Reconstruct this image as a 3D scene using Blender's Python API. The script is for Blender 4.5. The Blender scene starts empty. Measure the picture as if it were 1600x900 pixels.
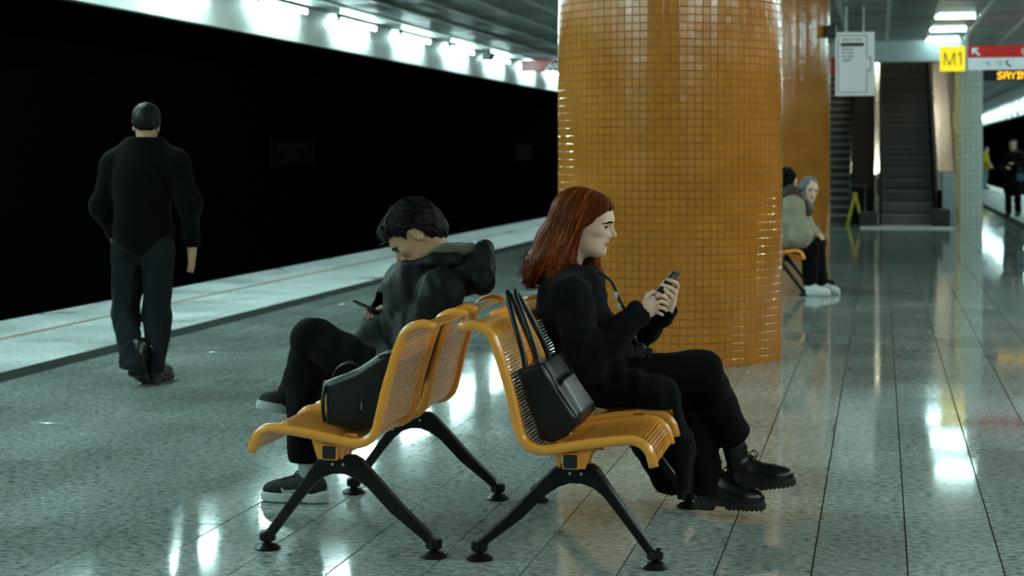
import bpy, bmesh, math, random
import numpy as np
from mathutils import Vector, Matrix

random.seed(7)
rng = np.random.default_rng(7)
S = bpy.context.scene
COL = S.collection

# ------------------------------------------------------------------ camera, world, exposure
YAW = math.atan(576 / 2700)
EYE = 1.42
cam_d = bpy.data.cameras.new('camera')
cam_d.sensor_width = 36
cam_d.lens = 60.75
cam_d.shift_y = -210 / 1600
cam_d.dof.use_dof = True
cam_d.dof.focus_distance = 6.6
cam_d.dof.aperture_fstop = 4.0
cam = bpy.data.objects.new('camera', cam_d)
COL.objects.link(cam)
cam.location = (0, 0, EYE)
cam.rotation_euler = (math.pi / 2, 0, YAW)
S.camera = cam
S.view_settings.view_transform = 'Standard'
S.view_settings.look = 'None'
S.view_settings.gamma = 1
S.view_settings.exposure = 0.0
W = bpy.data.worlds.new('world')
S.world = W
W.use_nodes = True
W.node_tree.nodes['Background'].inputs[0].default_value = (0.5, 0.7, 0.7, 1)
W.node_tree.nodes['Background'].inputs[1].default_value = 0.004
S.cycles.max_bounces = 6
S.cycles.diffuse_bounces = 3
S.cycles.sample_clamp_indirect = 4.0
# strength of the station's lamps and of the added fill lamps
EDGE_TUBE = 150.0
FILL_LAMP = 125.0
HALL_BAR = 32.0
COOL = (0.66, 1.0, 0.98)
WARM = (0.94, 1.0, 0.86)

# ------------------------------------------------------------------ helpers
_c, _s = math.cos(YAW), math.sin(YAW)
def at(px, py, Y):
    """the point at world depth y = Y seen at that place of the 1600x900 frame"""
    X = (px - 800) / 2700
    d = np.array([X * _c - _s, X * _s + _c, -(py - 240) / 2700])
    t = Y / d[1]
    return np.array([d[0] * t, Y, EYE + d[2] * t])

ORG = {}
def link(o, parent=None, origin=None):
    COL.objects.link(o)
    po = Vector((0, 0, 0))
    if parent is not None:
        o.parent = parent
        po = ORG[parent.name]
    og = Vector(origin) if origin is not None else po.copy()
    o.location = og - po
    ORG[o.name] = og
    return o
def props(o, label=None, cat=None, group=None, kind=None):
    if label: o['label'] = label
    if cat: o['category'] = cat
    if group: o['group'] = group
    if kind: o['kind'] = kind
    return o
def thing(name, loc, label, cat, group=None, kind=None):
    o = bpy.data.objects.new(name, None)
    o.empty_display_size = 0.05
    link(o, None, loc)
    return props(o, label, cat, group, kind)
def mesh(name, V, F, mats, parent=None, origin=None, smooth=False, fm=None, **kw):
    V = np.asarray(V, float)
    og = Vector(origin) if origin is not None else (ORG[parent.name] if parent is not None else Vector((0, 0, 0)))
    me = bpy.data.meshes.new(name)
    if isinstance(F, np.ndarray):
        F = F.tolist()
    me.from_pydata((V - np.array(og)).tolist(), [], F)
    if not isinstance(mats, (list, tuple)): mats = [mats]
    for m in mats: me.materials.append(m)
    if fm is not None: me.polygons.foreach_set('material_index', np.asarray(fm, np.int32))
    if smooth: me.polygons.foreach_set('use_smooth', np.ones(len(me.polygons), bool))
    me.update()
    o = bpy.data.objects.new(name, me)
    link(o, parent, og)
    return props(o, **kw)

class MB:
    def __init__(s): s.V = []; s.F = []; s.M = []
    def add(s, V, F, m=0):
        n = len(s.V); s.V += [tuple(v) for v in V]
        s.F += [tuple(n + i for i in f) for f in F]; s.M += [m] * len(F); return s
    def box(s, lo, hi, m=0, b=0.0, R=None, c=None):
        """axis-aligned box, edges chamfered by b, optionally turned by R about c"""
        if b <= 0:
            V = [(x, y, z) for z in (lo[2], hi[2]) for y in (lo[1], hi[1]) for x in (lo[0], hi[0])]
            F = [(0, 2, 3, 1), (4, 5, 7, 6), (0, 1, 5, 4), (2, 6, 7, 3), (0, 4, 6, 2), (1, 3, 7, 5)]
        else:
            bm = bmesh.new()
            bmesh.ops.create_cube(bm, size=1)
            for v in bm.verts:
                v.co = Vector([(lo[i] + hi[i]) / 2 + v.co[i] * (hi[i] - lo[i]) for i in range(3)])
            bmesh.ops.bevel(bm, geom=list(bm.edges), offset=b, segments=2 if b > .004 else 1, affect='EDGES', profile=.5)
            bm.verts.index_update()
            V = [tuple(v.co) for v in bm.verts]; F = [tuple(v.index for v in f.verts) for f in bm.faces]
            bm.free()
        if R is not None:
            c = np.array(c if c is not None else [(lo[i] + hi[i]) / 2 for i in range(3)])
            V = [tuple(np.asarray(R) @ (np.array(v) - c) + c) for v in V]
        return s.add(V, F, m)
    def tube(s, P, r, n=8, m=0, cap=True, up=(0, 0, 1)):
        P = np.asarray(P, float); k = len(P)
        r = np.broadcast_to(np.asarray(r, float), (k,))
        T = np.gradient(P, axis=0); T /= np.linalg.norm(T, axis=1)[:, None] + 1e-12
        u = np.array(up, float)
        if abs(T[0] @ u) > .95: u = np.array((0, 1., 0)) if abs(T[0][1]) < .9 else np.array((1., 0, 0))
        rings = []
        for i in range(k):
            a = u - T[i] * (u @ T[i]); a /= np.linalg.norm(a) + 1e-12; u = a
            b = np.cross(T[i], a)
            for j in range(n):
                t = 2 * math.pi * j / n
                rings.append(P[i] + r[i] * (math.cos(t) * a + math.sin(t) * b))
        F = [(i * n + j, i * n + (j + 1) % n, (i + 1) * n + (j + 1) % n, (i + 1) * n + j) for i in range(k - 1) for j in range(n)]
        if cap: F += [tuple(range(n))[::-1], tuple((k - 1) * n + j for j in range(n))]
        return s.add(rings, F, m)
    def prism(s, poly, axis, a, b, m=0):
        """polygon in the two other axes, extruded along axis from a to b"""
        n = len(poly)
        def P(p, h):
            q = [0, 0, 0]; o = [i for i in range(3) if i != axis]
            q[o[0]], q[o[1]] = p; q[axis] = h; return tuple(q)
        V = [P(p, a) for p in poly] + [P(p, b) for p in poly]
        F = [tuple(range(n))[::-1], tuple(range(n, 2 * n))] + [(i, (i + 1) % n, n + (i + 1) % n, n + i) for i in range(n)]
        return s.add(V, F, m)
    def lathe(s, prof, c, n=24, m=0):
        V = []; F = []
        for r, z in prof:
            for j in range(n):
                t = 2 * math.pi * j / n; V.append((c[0] + r * math.cos(t), c[1] + r * math.sin(t), c[2] + z))
        for i in range(len(prof) - 1):
            for j in range(n): F.append((i * n + j, i * n + (j + 1) % n, (i + 1) * n + (j + 1) % n, (i + 1) * n + j))
        F += [tuple(range(n))[::-1], tuple((len(prof) - 1) * n + j for j in range(n))]
        return s.add(V, F, m)
    def build(s, name, mats, parent=None, smooth=False, bevel=0, **kw):
        o = mesh(name, s.V, s.F, mats, parent, smooth=smooth, fm=s.M if isinstance(mats, (list, tuple)) else None, **kw)
        if bevel:
            bm = bmesh.new(); bm.from_mesh(o.data)
            bmesh.ops.recalc_face_normals(bm, faces=list(bm.faces))
            es = [e for e in bm.edges if len(e.link_faces) == 2 and e.calc_face_angle(0) > .5]
            bmesh.ops.bevel(bm, geom=es, offset=bevel, segments=2, affect='EDGES', profile=.5)
            bm.to_mesh(o.data); bm.free()
        return o
def smooth_path(P, n):
    """Catmull-Rom through P, n points, evenly spaced"""
    P = np.asarray(P, float); Q = np.vstack([2 * P[0] - P[1], P, 2 * P[-1] - P[-2]])
    out = []
    for i in range(1, len(Q) - 2):
        for t in np.linspace(0, 1, 12, endpoint=False):
            a, b, c, d = Q[i - 1], Q[i], Q[i + 1], Q[i + 2]
            out.append(.5 * (2 * b + (c - a) * t + (2 * a - 5 * b + 4 * c - d) * t * t + (3 * b - a - 3 * c + d) * t ** 3))
    out.append(P[-1]); out = np.array(out)
    L = np.r_[0, np.cumsum(np.linalg.norm(np.diff(out, axis=0), axis=1))]
    s = np.linspace(0, L[-1], n)
    return np.stack([np.interp(s, L, out[:, k]) for k in range(out.shape[1])], 1)

# ------------------------------------------------------------------ materials
def mat(name, col, rough=.6, metal=0., spec=.5, var=0., vscale=8., bump=0., bscale=40., rvar=0., coat=0., aniso=None, sheen=0., stretch=(1, 1, 1), objrand=0.):
    m = bpy.data.materials.new(name); m.use_nodes = True
    nt = m.node_tree; b = nt.nodes['Principled BSDF']; L = nt.links.new
    b.inputs['Base Color'].default_value = (*col, 1)
    b.inputs['Roughness'].default_value = rough
    b.inputs['Metallic'].default_value = metal
    b.inputs['Specular IOR Level'].default_value = spec
    b.inputs['Coat Weight'].default_value = coat
    b.inputs['Sheen Weight'].default_value = sheen
    if aniso: b.inputs['Specular Tint'].default_value = (*aniso, 1)
    if var or bump or rvar or objrand:
        tc = nt.nodes.new('ShaderNodeTexCoord'); mp = nt.nodes.new('ShaderNodeMapping')
        mp.inputs['Scale'].default_value = stretch
        L(tc.outputs['Object'], mp.inputs['Vector'])
    if var or rvar:
        n = nt.nodes.new('ShaderNodeTexNoise'); n.inputs['Scale'].default_value = vscale; n.inputs['Detail'].default_value = 5
        L(mp.outputs[0], n.inputs['Vector'])
    hsv = None
    if var or objrand:
        hsv = nt.nodes.new('ShaderNodeHueSaturation'); hsv.inputs['Color'].default_value = (*col, 1)
        L(hsv.outputs[0], b.inputs['Base Color'])
    if var:
        r = nt.nodes.new('ShaderNodeMapRange'); r.inputs[1].default_value = .3; r.inputs[2].default_value = .7
        r.inputs[3].default_value = 1 - var; r.inputs[4].default_value = 1 + var
        L(n.outputs[0], r.inputs[0]); last = r.outputs[0]
    if objrand:
        oi = nt.nodes.new('ShaderNodeObjectInfo'); r2 = nt.nodes.new('ShaderNodeMapRange')
        r2.inputs[3].default_value = 1 - objrand; r2.inputs[4].default_value = 1 + objrand
        L(oi.outputs['Random'], r2.inputs[0])
        if var:
            mu = nt.nodes.new('ShaderNodeMath'); mu.operation = 'MULTIPLY'; L(last, mu.inputs[0]); L(r2.outputs[0], mu.inputs[1]); last = mu.outputs[0]
        else: last = r2.outputs[0]
    if hsv: L(last, hsv.inputs['Value'])
    if rvar:
        r = nt.nodes.new('ShaderNodeMapRange'); r.inputs[1].default_value = .3; r.inputs[2].default_value = .7
        r.inputs[3].default_value = max(.02, rough - rvar); r.inputs[4].default_value = rough + rvar
        L(n.outputs[0], r.inputs[0]); L(r.outputs[0], b.inputs['Roughness'])
    if bump:
        n2 = nt.nodes.new('ShaderNodeTexNoise'); n2.inputs['Scale'].default_value = bscale; n2.inputs['Detail'].default_value = 3
        L(mp.outputs[0], n2.inputs['Vector'])
        bp = nt.nodes.new('ShaderNodeBump'); bp.inputs['Strength'].default_value = bump; bp.inputs['Distance'].default_value = .01
        L(n2.outputs[0], bp.inputs['Height']); L(bp.outputs[0], b.inputs['Normal'])
    return m
def glow(name, col, strength):
    m = bpy.data.materials.new(name); m.use_nodes = True
    b = m.node_tree.nodes['Principled BSDF']
    b.inputs['Base Color'].default_value = (*col, 1)
    b.inputs['Emission Color'].default_value = (*col, 1)
    b.inputs['Emission Strength'].default_value = strength
    return m
def granite(name, base, dark, light, rough, grain=1.):
    """speckled polished stone"""
    m = bpy.data.materials.new(name); m.use_nodes = True
    nt = m.node_tree; b = nt.nodes['Principled BSDF']; L = nt.links.new
    g = nt.nodes.new('ShaderNodeNewGeometry')
    mp = nt.nodes.new('ShaderNodeMapping'); mp.inputs['Scale'].default_value = (.6, 1, 1); L(g.outputs['Position'], mp.inputs[0])
    n1 = nt.nodes.new('ShaderNodeTexNoise'); n1.inputs['Scale'].default_value = 46 * grain; n1.inputs['Detail'].default_value = 6; n1.inputs['Roughness'].default_value = .72
    n2 = nt.nodes.new('ShaderNodeTexNoise'); n2.inputs['Scale'].default_value = 1.3; n2.inputs['Detail'].default_value = 4
    L(mp.outputs[0], n1.inputs[0]); L(g.outputs['Position'], n2.inputs[0])
    cr = nt.nodes.new('ShaderNodeValToRGB'); e = cr.color_ramp.elements
    e[0].position = .385; e[0].color = (*dark, 1); e[1].position = .60; e[1].color = (*light, 1)
    k = e.new(.485); k.color = (*base, 1)
    L(n1.outputs[0], cr.inputs[0])
    oi = nt.nodes.new('ShaderNodeObjectInfo'); r1 = nt.nodes.new('ShaderNodeMapRange'); r1.inputs[3].default_value = .86; r1.inputs[4].default_value = 1.14
    L(oi.outputs['Random'], r1.inputs[0])
    r2 = nt.nodes.new('ShaderNodeMapRange'); r2.inputs[1].default_value = .3; r2.inputs[2].default_value = .7; r2.inputs[3].default_value = .8; r2.inputs[4].default_value = 1.15
    L(n2.outputs[0], r2.inputs[0])
    mu = nt.nodes.new('ShaderNodeMath'); mu.operation = 'MULTIPLY'; L(r1.outputs[0], mu.inputs[0]); L(r2.outputs[0], mu.inputs[1])
    h = nt.nodes.new('ShaderNodeHueSaturation'); L(cr.outputs[0], h.inputs['Color']); L(mu.outputs[0], h.inputs['Value']); L(h.outputs[0], b.inputs['Base Color'])
    r3 = nt.nodes.new('ShaderNodeMapRange'); r3.inputs[1].default_value = .3; r3.inputs[2].default_value = .7; r3.inputs[3].default_value = rough * .7; r3.inputs[4].default_value = rough * 1.5
    L(n2.outputs[0], r3.inputs[0]); L(r3.outputs[0], b.inputs['Roughness'])
    bp = nt.nodes.new('ShaderNodeBump'); bp.inputs['Strength'].default_value = .03; bp.inputs['Distance'].default_value = .002
    n3 = nt.nodes.new('ShaderNodeTexNoise'); n3.inputs['Scale'].default_value = 6; n3.inputs['Detail'].default_value = 2; L(g.outputs['Position'], n3.inputs[0])
    L(n3.outputs[0], bp.inputs['Height']); L(bp.outputs[0], b.inputs['Normal'])
    return m

M = dict(
    granite=granite('granite', (.33, .385, .365), (.13, .155, .145), (.50, .565, .535), .06),
    pale_stone=granite('pale_stone', (.42, .47, .46), (.20, .23, .22), (.56, .6, .59), .35, .7),
    dark_strip=mat('dark_strip', (.012, .015, .014), .9, spec=.08, var=.3, vscale=60),
    red_line=mat('red_line', (.26, .15, .10), .6, var=.25, vscale=6),
    grout=mat('grout', (.03, .034, .03), .8),
    black_wall=mat('black_wall', (.0025, .0025, .0025), 1.0, spec=.0),
    pit=mat('pit', (.006, .006, .006), .95, spec=.05),
    fascia=mat('fascia', (.68, .70, .66), .5, var=.1, vscale=3),
    ceil_panel=mat('ceil_panel', (.36, .40, .385), .36, metal=.45, objrand=.35, rvar=.1, vscale=2),
    ceil_rail=mat('ceil_rail', (.85, .88, .86), .4),
    ceil_back=mat('ceil_back', (.05, .055, .05), .8),
    mosaic=mat('mosaic', (.48, .172, .024), .17, spec=.5, var=.12, vscale=3, objrand=.07, rvar=.06),
    mosaic_grout=mat('mosaic_grout', (.26, .135, .042), .8, var=.85, vscale=2.2),
    white_tile=mat('white_tile', (.86, .92, .87), .25, var=.05),
    white_grout=mat('white_grout', (.34, .38, .35), .8),
    housing=mat('housing', (.10, .11, .11), .6),
    lamp_body=mat('lamp_body', (.6, .62, .6), .5),
    yellow=mat('yellow', (.92, .36, .05), .26, coat=.5, var=.05, vscale=5),
    black_metal=mat('black_metal', (.003, .0033, .0033), .38, spec=.3, bump=.05, bscale=60),
    black_plastic=mat('black_plastic', (.008, .008, .009), .45),
    rubber=mat('rubber', (.01, .01, .01), .65),
    steel=mat('steel', (.80, .80, .74), .17, metal=1., rvar=.06, vscale=3, stretch=(8, 8, .6)),
    brass=mat('brass', (.50, .40, .22), .3, metal=1., rvar=.06, vscale=3),
    dark_panel=mat('dark_panel', (.010, .0085, .007), .75, spec=.12),
    step=mat('step', (.055, .05, .045), .4, metal=.6),
    step_edge=mat('step_edge', (.24, .235, .21), .5, metal=.3),
    stair=mat('stair', (.12, .12, .10), .6, var=.2),
    beam=mat('beam', (.40, .46, .47), .45),
    white_sign=mat('white_sign', (.62, .70, .72), .35),
    board_lit=glow('board_lit', (.60, .72, .72), .30),
    board_ink=mat('board_ink', (.05, .06, .065), .5),
    faint_ink=mat('faint_ink', (.30, .34, .35), .5),
    sign_red=mat('sign_red', (.42, .012, .010), .3),
    sign_black=mat('sign_black', (.006, .006, .006), .4),
    sign_yellow=glow('sign_yellow', (1.0, .78, .02), .85),
    sign_red_lit=glow('sign_red_lit', (.55, .02, .015), .28),
    sign_white_lit=glow('sign_white_lit', (.66, .82, .85), .35),
    led=glow('led', (1.0, .55, .02), 3.0),
    wall_sign=mat('wall_sign', (.012, .0015, .0015), .8, spec=.05),
    wall_letters=mat('wall_letters', (.03, .027, .022), .8, spec=.1),
    skin=mat('skin', (.82, .53, .40), .5, spec=.35, var=.06, vscale=30),
    skin_man=mat('skin_man', (.46, .27, .16), .5, spec=.35, var=.06, vscale=30),
    brow_dark=mat('brow_dark', (.012, .006, .004), .9, spec=.05),
    lips=mat('lips', (.36, .10, .075), .4),
    red_hair=mat('red_hair', (.075, .0125, .0025), .5, spec=.22, aniso=(1, .45, .2), var=.35, vscale=9, stretch=(14, 14, 1.5), bump=.5, bscale=30),
    red_strand=mat('red_strand', (.22, .041, .0065), .36, spec=.35, aniso=(1, .45, .2), var=.5, vscale=25, stretch=(3, 3, .6)),
    black_hair=mat('black_hair', (.0022, .002, .0019), .5, spec=.16, bump=.4, bscale=120),
    brown_hair=mat('brown_hair', (.03, .013, .008), .4),
    eye_white=mat('eye_white', (.6, .58, .54), .2),
    iris=mat('iris', (.02, .014, .01), .15),
    coat=mat('coat', (.0028, .0033, .0034), .9, spec=.1, sheen=.02, bump=.3, bscale=300),
    trousers=mat('trousers', (.0024, .0024, .0027), .9, spec=.1, sheen=.01, bump=.25, bscale=300),
    parka=mat('parka', (.0030, .0050, .0047), .6, spec=.16, bump=.12, bscale=60),
    lining=mat('lining', (.085, .075, .05), .95, sheen=.2, bump=.5, bscale=90),
    sweater=mat('sweater', (.0012, .0016, .0017), .95, spec=.08, sheen=.02, bump=.4, bscale=200),
    jeans=mat('jeans', (.0036, .006, .008), .85, spec=.2, var=.25, vscale=6, bump=.2, bscale=300),
    boot=mat('boot', (.004, .0045, .005), .3, spec=.4, bump=.08, bscale=30),
    sole=mat('sole', (.008, .008, .008), .7),
    lace=mat('lace', (.012, .012, .012), .8),
    white_rubber=mat('white_rubber', (.50, .55, .54), .5),
    sock=mat('sock', (.30, .34, .34), .9),
    knit=mat('knit', (.004, .004, .005), .8, bump=.3, bscale=250),
    leather=mat('leather', (.006, .007, .0075), .36, spec=.4, bump=.08, bscale=40),
    strap=mat('strap', (.004, .0045, .0055), .35, spec=.35),
    glass_dark=mat('glass_dark', (.02, .022, .024), .08, spec=.6),
    screen=glow('screen', (.55, .62, .62), .35),
    silver=mat('silver', (.7, .7, .7), .25, metal=1.),
    puffer=mat('puffer', (.30, .27, .20), .7, var=.08, vscale=9),
    scarf=mat('scarf', (.17, .165, .18), .85, var=.15, vscale=25),
    fur=mat('fur', (.06, .045, .03), .95, bump=.6, bscale=150),
    white_shoe=mat('white_shoe', (.72, .76, .76), .5),
    yellow_cloth=mat('yellow_cloth', (.50, .30, .03), .8),
    blue_jeans=mat('blue_jeans', (.16, .30, .36), .8),
    blue_bag=mat('blue_bag', (.05, .13, .16), .6),
    caution=mat('caution', (.66, .50, .02), .4),
    tube=glow('tube', COOL, EDGE_TUBE),
    fill_lamp=glow('fill_lamp', WARM, FILL_LAMP),
    fill_lamp_left=glow('fill_lamp_left', COOL, FILL_LAMP * 1.45),
    shaft_lamp=glow('shaft_lamp', (1.0, .94, .74), 110.0),
    hall_bar=glow('hall_bar', COOL, HALL_BAR),
)

def in_frame(x, y, z, pad=0):
    Z = y * _c - x * _s
    if Z < .3: return False
    px = 800 + 2700 * (x * _c + y * _s) / Z; py = 240 - 2700 * (z - EYE) / Z
    return -pad <= px <= 1600 + pad and -pad <= py <= 900 + pad
def depth(x, y): return y * _c - x * _s

# ------------------------------------------------------------------ structure: platform and floor
XL, XR = -7.3, 4.8               # platform edges
YN, YF = -8.0, 120.0
floor = MB().box((XL, YN, -.35), (XR, YF, -.012)).build('floor', M['grout'], kind='structure')
TW, TL, GAP = .32, .74, .005
def slab_mesh(name, w, l, t, m, ch=.0008):
    """one stone slab, upper edges eased"""
    V = []; F = []
    for (dx, z) in ((0, -t), (0, -ch), (ch, 0)):
        V += [(-w / 2 + dx, -l / 2 + dx, z), (w / 2 - dx, -l / 2 + dx, z), (w / 2 - dx, l / 2 - dx, z), (-w / 2 + dx, l / 2 - dx, z)]
    for k in (0, 4): F += [(k + i, k + (i + 1) % 4, k + 4 + (i + 1) % 4, k + 4 + i) for i in range(4)]
    F.append((8, 9, 10, 11))
    me = bpy.data.meshes.new(name); me.from_pydata(V, [], F); me.materials.append(m); me.update()
    return me, V, F
tile_me, tV, tF = slab_mesh('floor_tile', TW - GAP, TL - GAP, .02, M['granite'])
spots = []
i0 = math.floor((-5.34 - .09) / TW); i1 = math.ceil((2.62 - .09) / TW)
for i in range(i0, i1):
    xa, xb = max(.09 + i * TW, -5.34), min(.09 + (i + 1) * TW, 2.62)
    if xb - xa < .02: continue
    off = (i * .618 % 1) * TL
    for j in range(int((YN - 1) / TL), int(YF / TL)):
        spots.append(((xa + xb) / 2, j * TL + off + TL / 2, xb - xa))
cand = sorted([s for s in spots if in_frame(s[0], s[1], 0, 40) and abs(s[2] - TW) < 1e-3], key=lambda s: depth(s[0], s[1]))[:298]
chosen = set((s[0], s[1]) for s in cand)
for x, y, w in cand:
    o = bpy.data.objects.new('tile', tile_me); link(o, floor, (x, y, random.uniform(-.0006, .0006)))
    o.rotation_euler = (random.uniform(-.0007, .0007), random.uniform(-.0012, .0012), 0)
rest = MB()
for x, y, w in spots:
    if (x, y) in chosen or y < YN or y > YF: continue
    k = w / TW
    rest.add([(x + v[0] * k, y + v[1], v[2]) for v in tV], tF)
rest.build('floor_tiles', M['granite'], floor, kind='stuff')
def edge_rows(sg, x0, x1, x2, x3, x4):
    """dark strip x0..x1, slabs x1..x2, line x2..x3, slabs x3..x4 along one platform edge"""
    for (a, b) in ((x1, x2), (x3, x4)):
        a, b = min(a, b), max(a, b)
        me, V, F = slab_mesh('edge_slab', b - a - GAP, 1.2 - GAP, .02, M['pale_stone'])
        far = MB()
        for j in range(-6, 100):
            x, y = (a + b) / 2, j * 1.2 + .6
            if in_frame(x, y, 0, 60) and y < 52:
                o = bpy.data.objects.new('edge_slab', me); link(o, floor, (x, y, random.uniform(-.0005, .0005)))
            else: far.add([(x + v[0], y + v[1], v[2]) for v in V], F)
        far.build('edge_slabs', M['pale_stone'], floor, kind='stuff')
    for (a, b, m, n) in ((x0, x1, 'dark_strip', 'grip_strip'), (x2, x3, 'red_line', 'warning_line')):
        a, b = min(a, b), max(a, b)
        mb = MB()
        for q in range(4):      # shallow ribs along the strip
            w = (b - a - .004) / 4
            mb.box((a + .002 + q * w, YN, -.02), (a + .002 + (q + 1) * w - .004, YF, 0))
        mb.build(n, M[m], floor)
edge_rows(-1, -5.34, -5.58, -6.56, -6.63, XL)
edge_rows(1, 2.62, 2.86, 4.06, 4.13, XR)
MB().box((XL - 3.8, YN, -1.4), (XL, YF, -1.15)).build('floor_track_left', M['pit'], kind='structure')
MB().box((XR, YN, -1.4), (XR + 3.8, YF, -1.15)).build('floor_track_right', M['pit'], kind='structure')
for x in (XL, XR):
    sg = -1 if x < 0 else 1
    MB().box((min(x, x + sg * .02), YN, -1.15), (max(x, x + sg * .02), YF, -.02)).build('wall_platform_' + ('left' if x < 0 else 'right'), M['pit'], kind='structure')
    for k in (1.0, 2.44):
        MB().box((x + sg * k - .035, YN, -1.15), (x + sg * k + .035, YF, -1.0)).build('trim_rail', M['pit'], kind='structure')
WL, WR = XL - 3.7, XR + 3.7
wall_left = MB().box((WL - .3, YN, -1.4), (WL, YF, 4.4)).build('wall_left', M['black_wall'], kind='structure')
wall_right = MB().box((WR, YN, -1.4), (WR + .3, YF, 4.4)).build('wall_right', M['black_wall'], kind='structure')
MB().box((WL, YF, -1.4), (WR, YF + .3, 4.4)).build('wall_back', M['black_wall'], kind='structure')
MB().box((WL, YN - .3, -1.4), (WR, YN, 4.4)).build('wall_front', M['black_wall'], kind='structure')

# ------------------------------------------------------------------ ceiling, bulkheads
CZ = 3.6
BL, BR = -8.42, 5.92             # bulkheads over the platform edges
OPEN = (-3.1, 1.54, 34.35, 48.5)  # escalator well
ceil = MB()
ceil.box((BL, YN, CZ + .06), (BR, OPEN[2], CZ + .25)); ceil.box((BL, OPEN[3], CZ + .06), (BR, YF, CZ + .25))
ceil.box((BL, OPEN[2], CZ + .06), (OPEN[0], OPEN[3], CZ + .25)); ceil.box((OPEN[1], OPEN[2], CZ + .06), (BR, OPEN[3], CZ + .25))
ceil.box((WL, YN, 4.2), (BL, YF, 4.4)); ceil.box((BR, YN, 4.2), (WR, YF, 4.4))
ceiling = ceil.build('ceiling', M['ceil_back'], kind='structure')
RX = [.12 + .72 * k for k in range(-11, 9)]
PW, PL = .72, .62
def panel(x0, x1):
    """a metal ceiling panel with six pressed ribs"""
    V = []; F = []; n = 6; w = (x1 - x0 - .03) / 2
    for k in range(n):
        a = -PL / 2 + .006 + k * (PL - .012) / n; b = a + (PL - .012) / n
        i = len(V)
        for (yy, z) in ((a, .012), (a + .012, 0), (b - .008, 0), (b, .012)):
            V += [(-w, yy, z), (w, yy, z)]
        F += [(i + 2 * q, i + 2 * q + 2, i + 2 * q + 3, i + 2 * q + 1) for q in range(3)]
    return V, F
pV, pF = panel(0, PW)
pme = bpy.data.meshes.new('ceiling_panel'); pme.from_pydata(pV, [], pF); pme.materials.append(M['ceil_panel']); pme.update()
BARS = [(1.15, y) for y in (28.1, 31.0, 33.7)]
restp = MB(); cells = []
for a in RX[:-1]:
    if a < BL + .1 or a + PW > BR: continue
    for j in range(-12, 193):
        x, y = a + PW / 2, j * PL + .31
        if OPEN[0] - .2 < x < OPEN[1] and OPEN[2] - .4 < y < OPEN[3]: continue
        if any(abs(x - bx) < .4 and abs(y - by) < .31 for bx, by in BARS): continue
        cells.append((x, y))
vis = sorted([p for p in cells if in_frame(p[0], p[1], CZ, 10)], key=lambda p: depth(*p))[:296]
visset = set(vis)
for x, y in vis:
    o = bpy.data.objects.new('panel', pme); link(o, ceiling, (x, y, CZ + random.uniform(0, .004)))
    o.rotation_euler = (random.gauss(0, .012), random.gauss(0, .004), 0)
for x, y in cells:
    if (x, y) not in visset: restp.add([(x + v[0], y + v[1], CZ + v[2]) for v in pV], pF)
for j in range(-12, 193): restp.add([(-8.11 + v[0] * .86, j * PL + .31 + v[1], CZ + v[2]) for v in pV], pF)
restp.build('ceiling_panels', M['ceil_panel'], ceiling, kind='stuff')
for a in RX:
    if a < BL or a > BR: continue
    for (y0, y1) in ((YN, OPEN[2]), (OPEN[3], YF)) if OPEN[0] < a < OPEN[1] else ((YN, YF),):
        MB().box((a - .03, y0, CZ - .014), (a + .03, y1, CZ + .05)).build('rail', M['ceil_rail'], ceiling)
def bulkhead(name, x, sg):
    b = MB().box((min(x, x - sg * .1), YN, 3.08), (max(x, x - sg * .1), YF, 4.3)).build(name, M['black_wall'], kind='structure')
    me = bpy.data.meshes.new('fascia_panel')
    q = MB().box((-.012, -1.495, 0), (.012, 1.495, .6), b=.003); me.from_pydata(q.V, [], q.F); me.materials.append(M['fascia']); me.update()
    for j in range(-2, 40):
        o = bpy.data.objects.new('fascia_panel', me); link(o, b, (x + sg * .012, j * 3.0 + .55, 3.06))
    MB().box((min(x, x - sg * .1), YN, 3.05), (max(x, x - sg * .1), YF, 3.08)).build('lower_lip', M['ceil_back'], b)
bulkhead('trim_1', BL, 1); bulkhead('trim_2', BR, -1)

def tube_lamp(name, p, length, axis, m, label, group, width=.038, drop=.07):
    """a batten: housing, two end caps and the glowing tube"""
    t = thing(name, p, label, 'light', group)
    h = length / 2
    def B(lo, hi):
        return ((p[0] + lo[0], p[1] + lo[1], p[2] + lo[2]), (p[0] + hi[0], p[1] + hi[1], p[2] + hi[2])) if axis == 1 else ((p[0] + lo[1], p[1] + lo[0], p[2] + lo[2]), (p[0] + hi[1], p[1] + hi[0], p[2] + hi[2]))
    MB().box(*B((-.03, -h - .06, 0), (.03, h + .06, .045))).build('housing', M['housing'], t)
    for e in (-1, 1):
        MB().box(*B((-.03, e * h * .7 - .02, .045), (.03, e * h * .7 + .02, max(.055, CZ + .002 - p[2])))).build('bracket', M['lamp_body'], t)
        MB().box(*B((-.025, min(e * h, e * (h + .05)), -drop), (.025, max(e * h, e * (h + .05)), 0))).build('end_cap', M['lamp_body'], t)
    d = np.array((0, h, 0)) if axis == 1 else np.array((h, 0, 0))
    c = np.array(p) + np.array((0, 0, -drop / 2 - .01))
    MB().tube([c - d, c + d], width / 2, 8).build('tube', m, t, smooth=True)
    return t
TY = [26.8 + 3.55 * k for k in range(-9, 26)]
for y in TY:
    tube_lamp('fluorescent_lamp', (BL + .15, y, CZ - .056), 1.95, 1, M['tube'],
              'long white fluorescent lamp along the top of the left track bulkhead', 'lamps along the left bulkhead')
    tube_lamp('fluorescent_lamp', (BR - .15, y + .6, CZ - .056), 1.95, 1, M['tube'],
              'long white fluorescent lamp along the top of the right track bulkhead', 'lamps along the right bulkhead')
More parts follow.
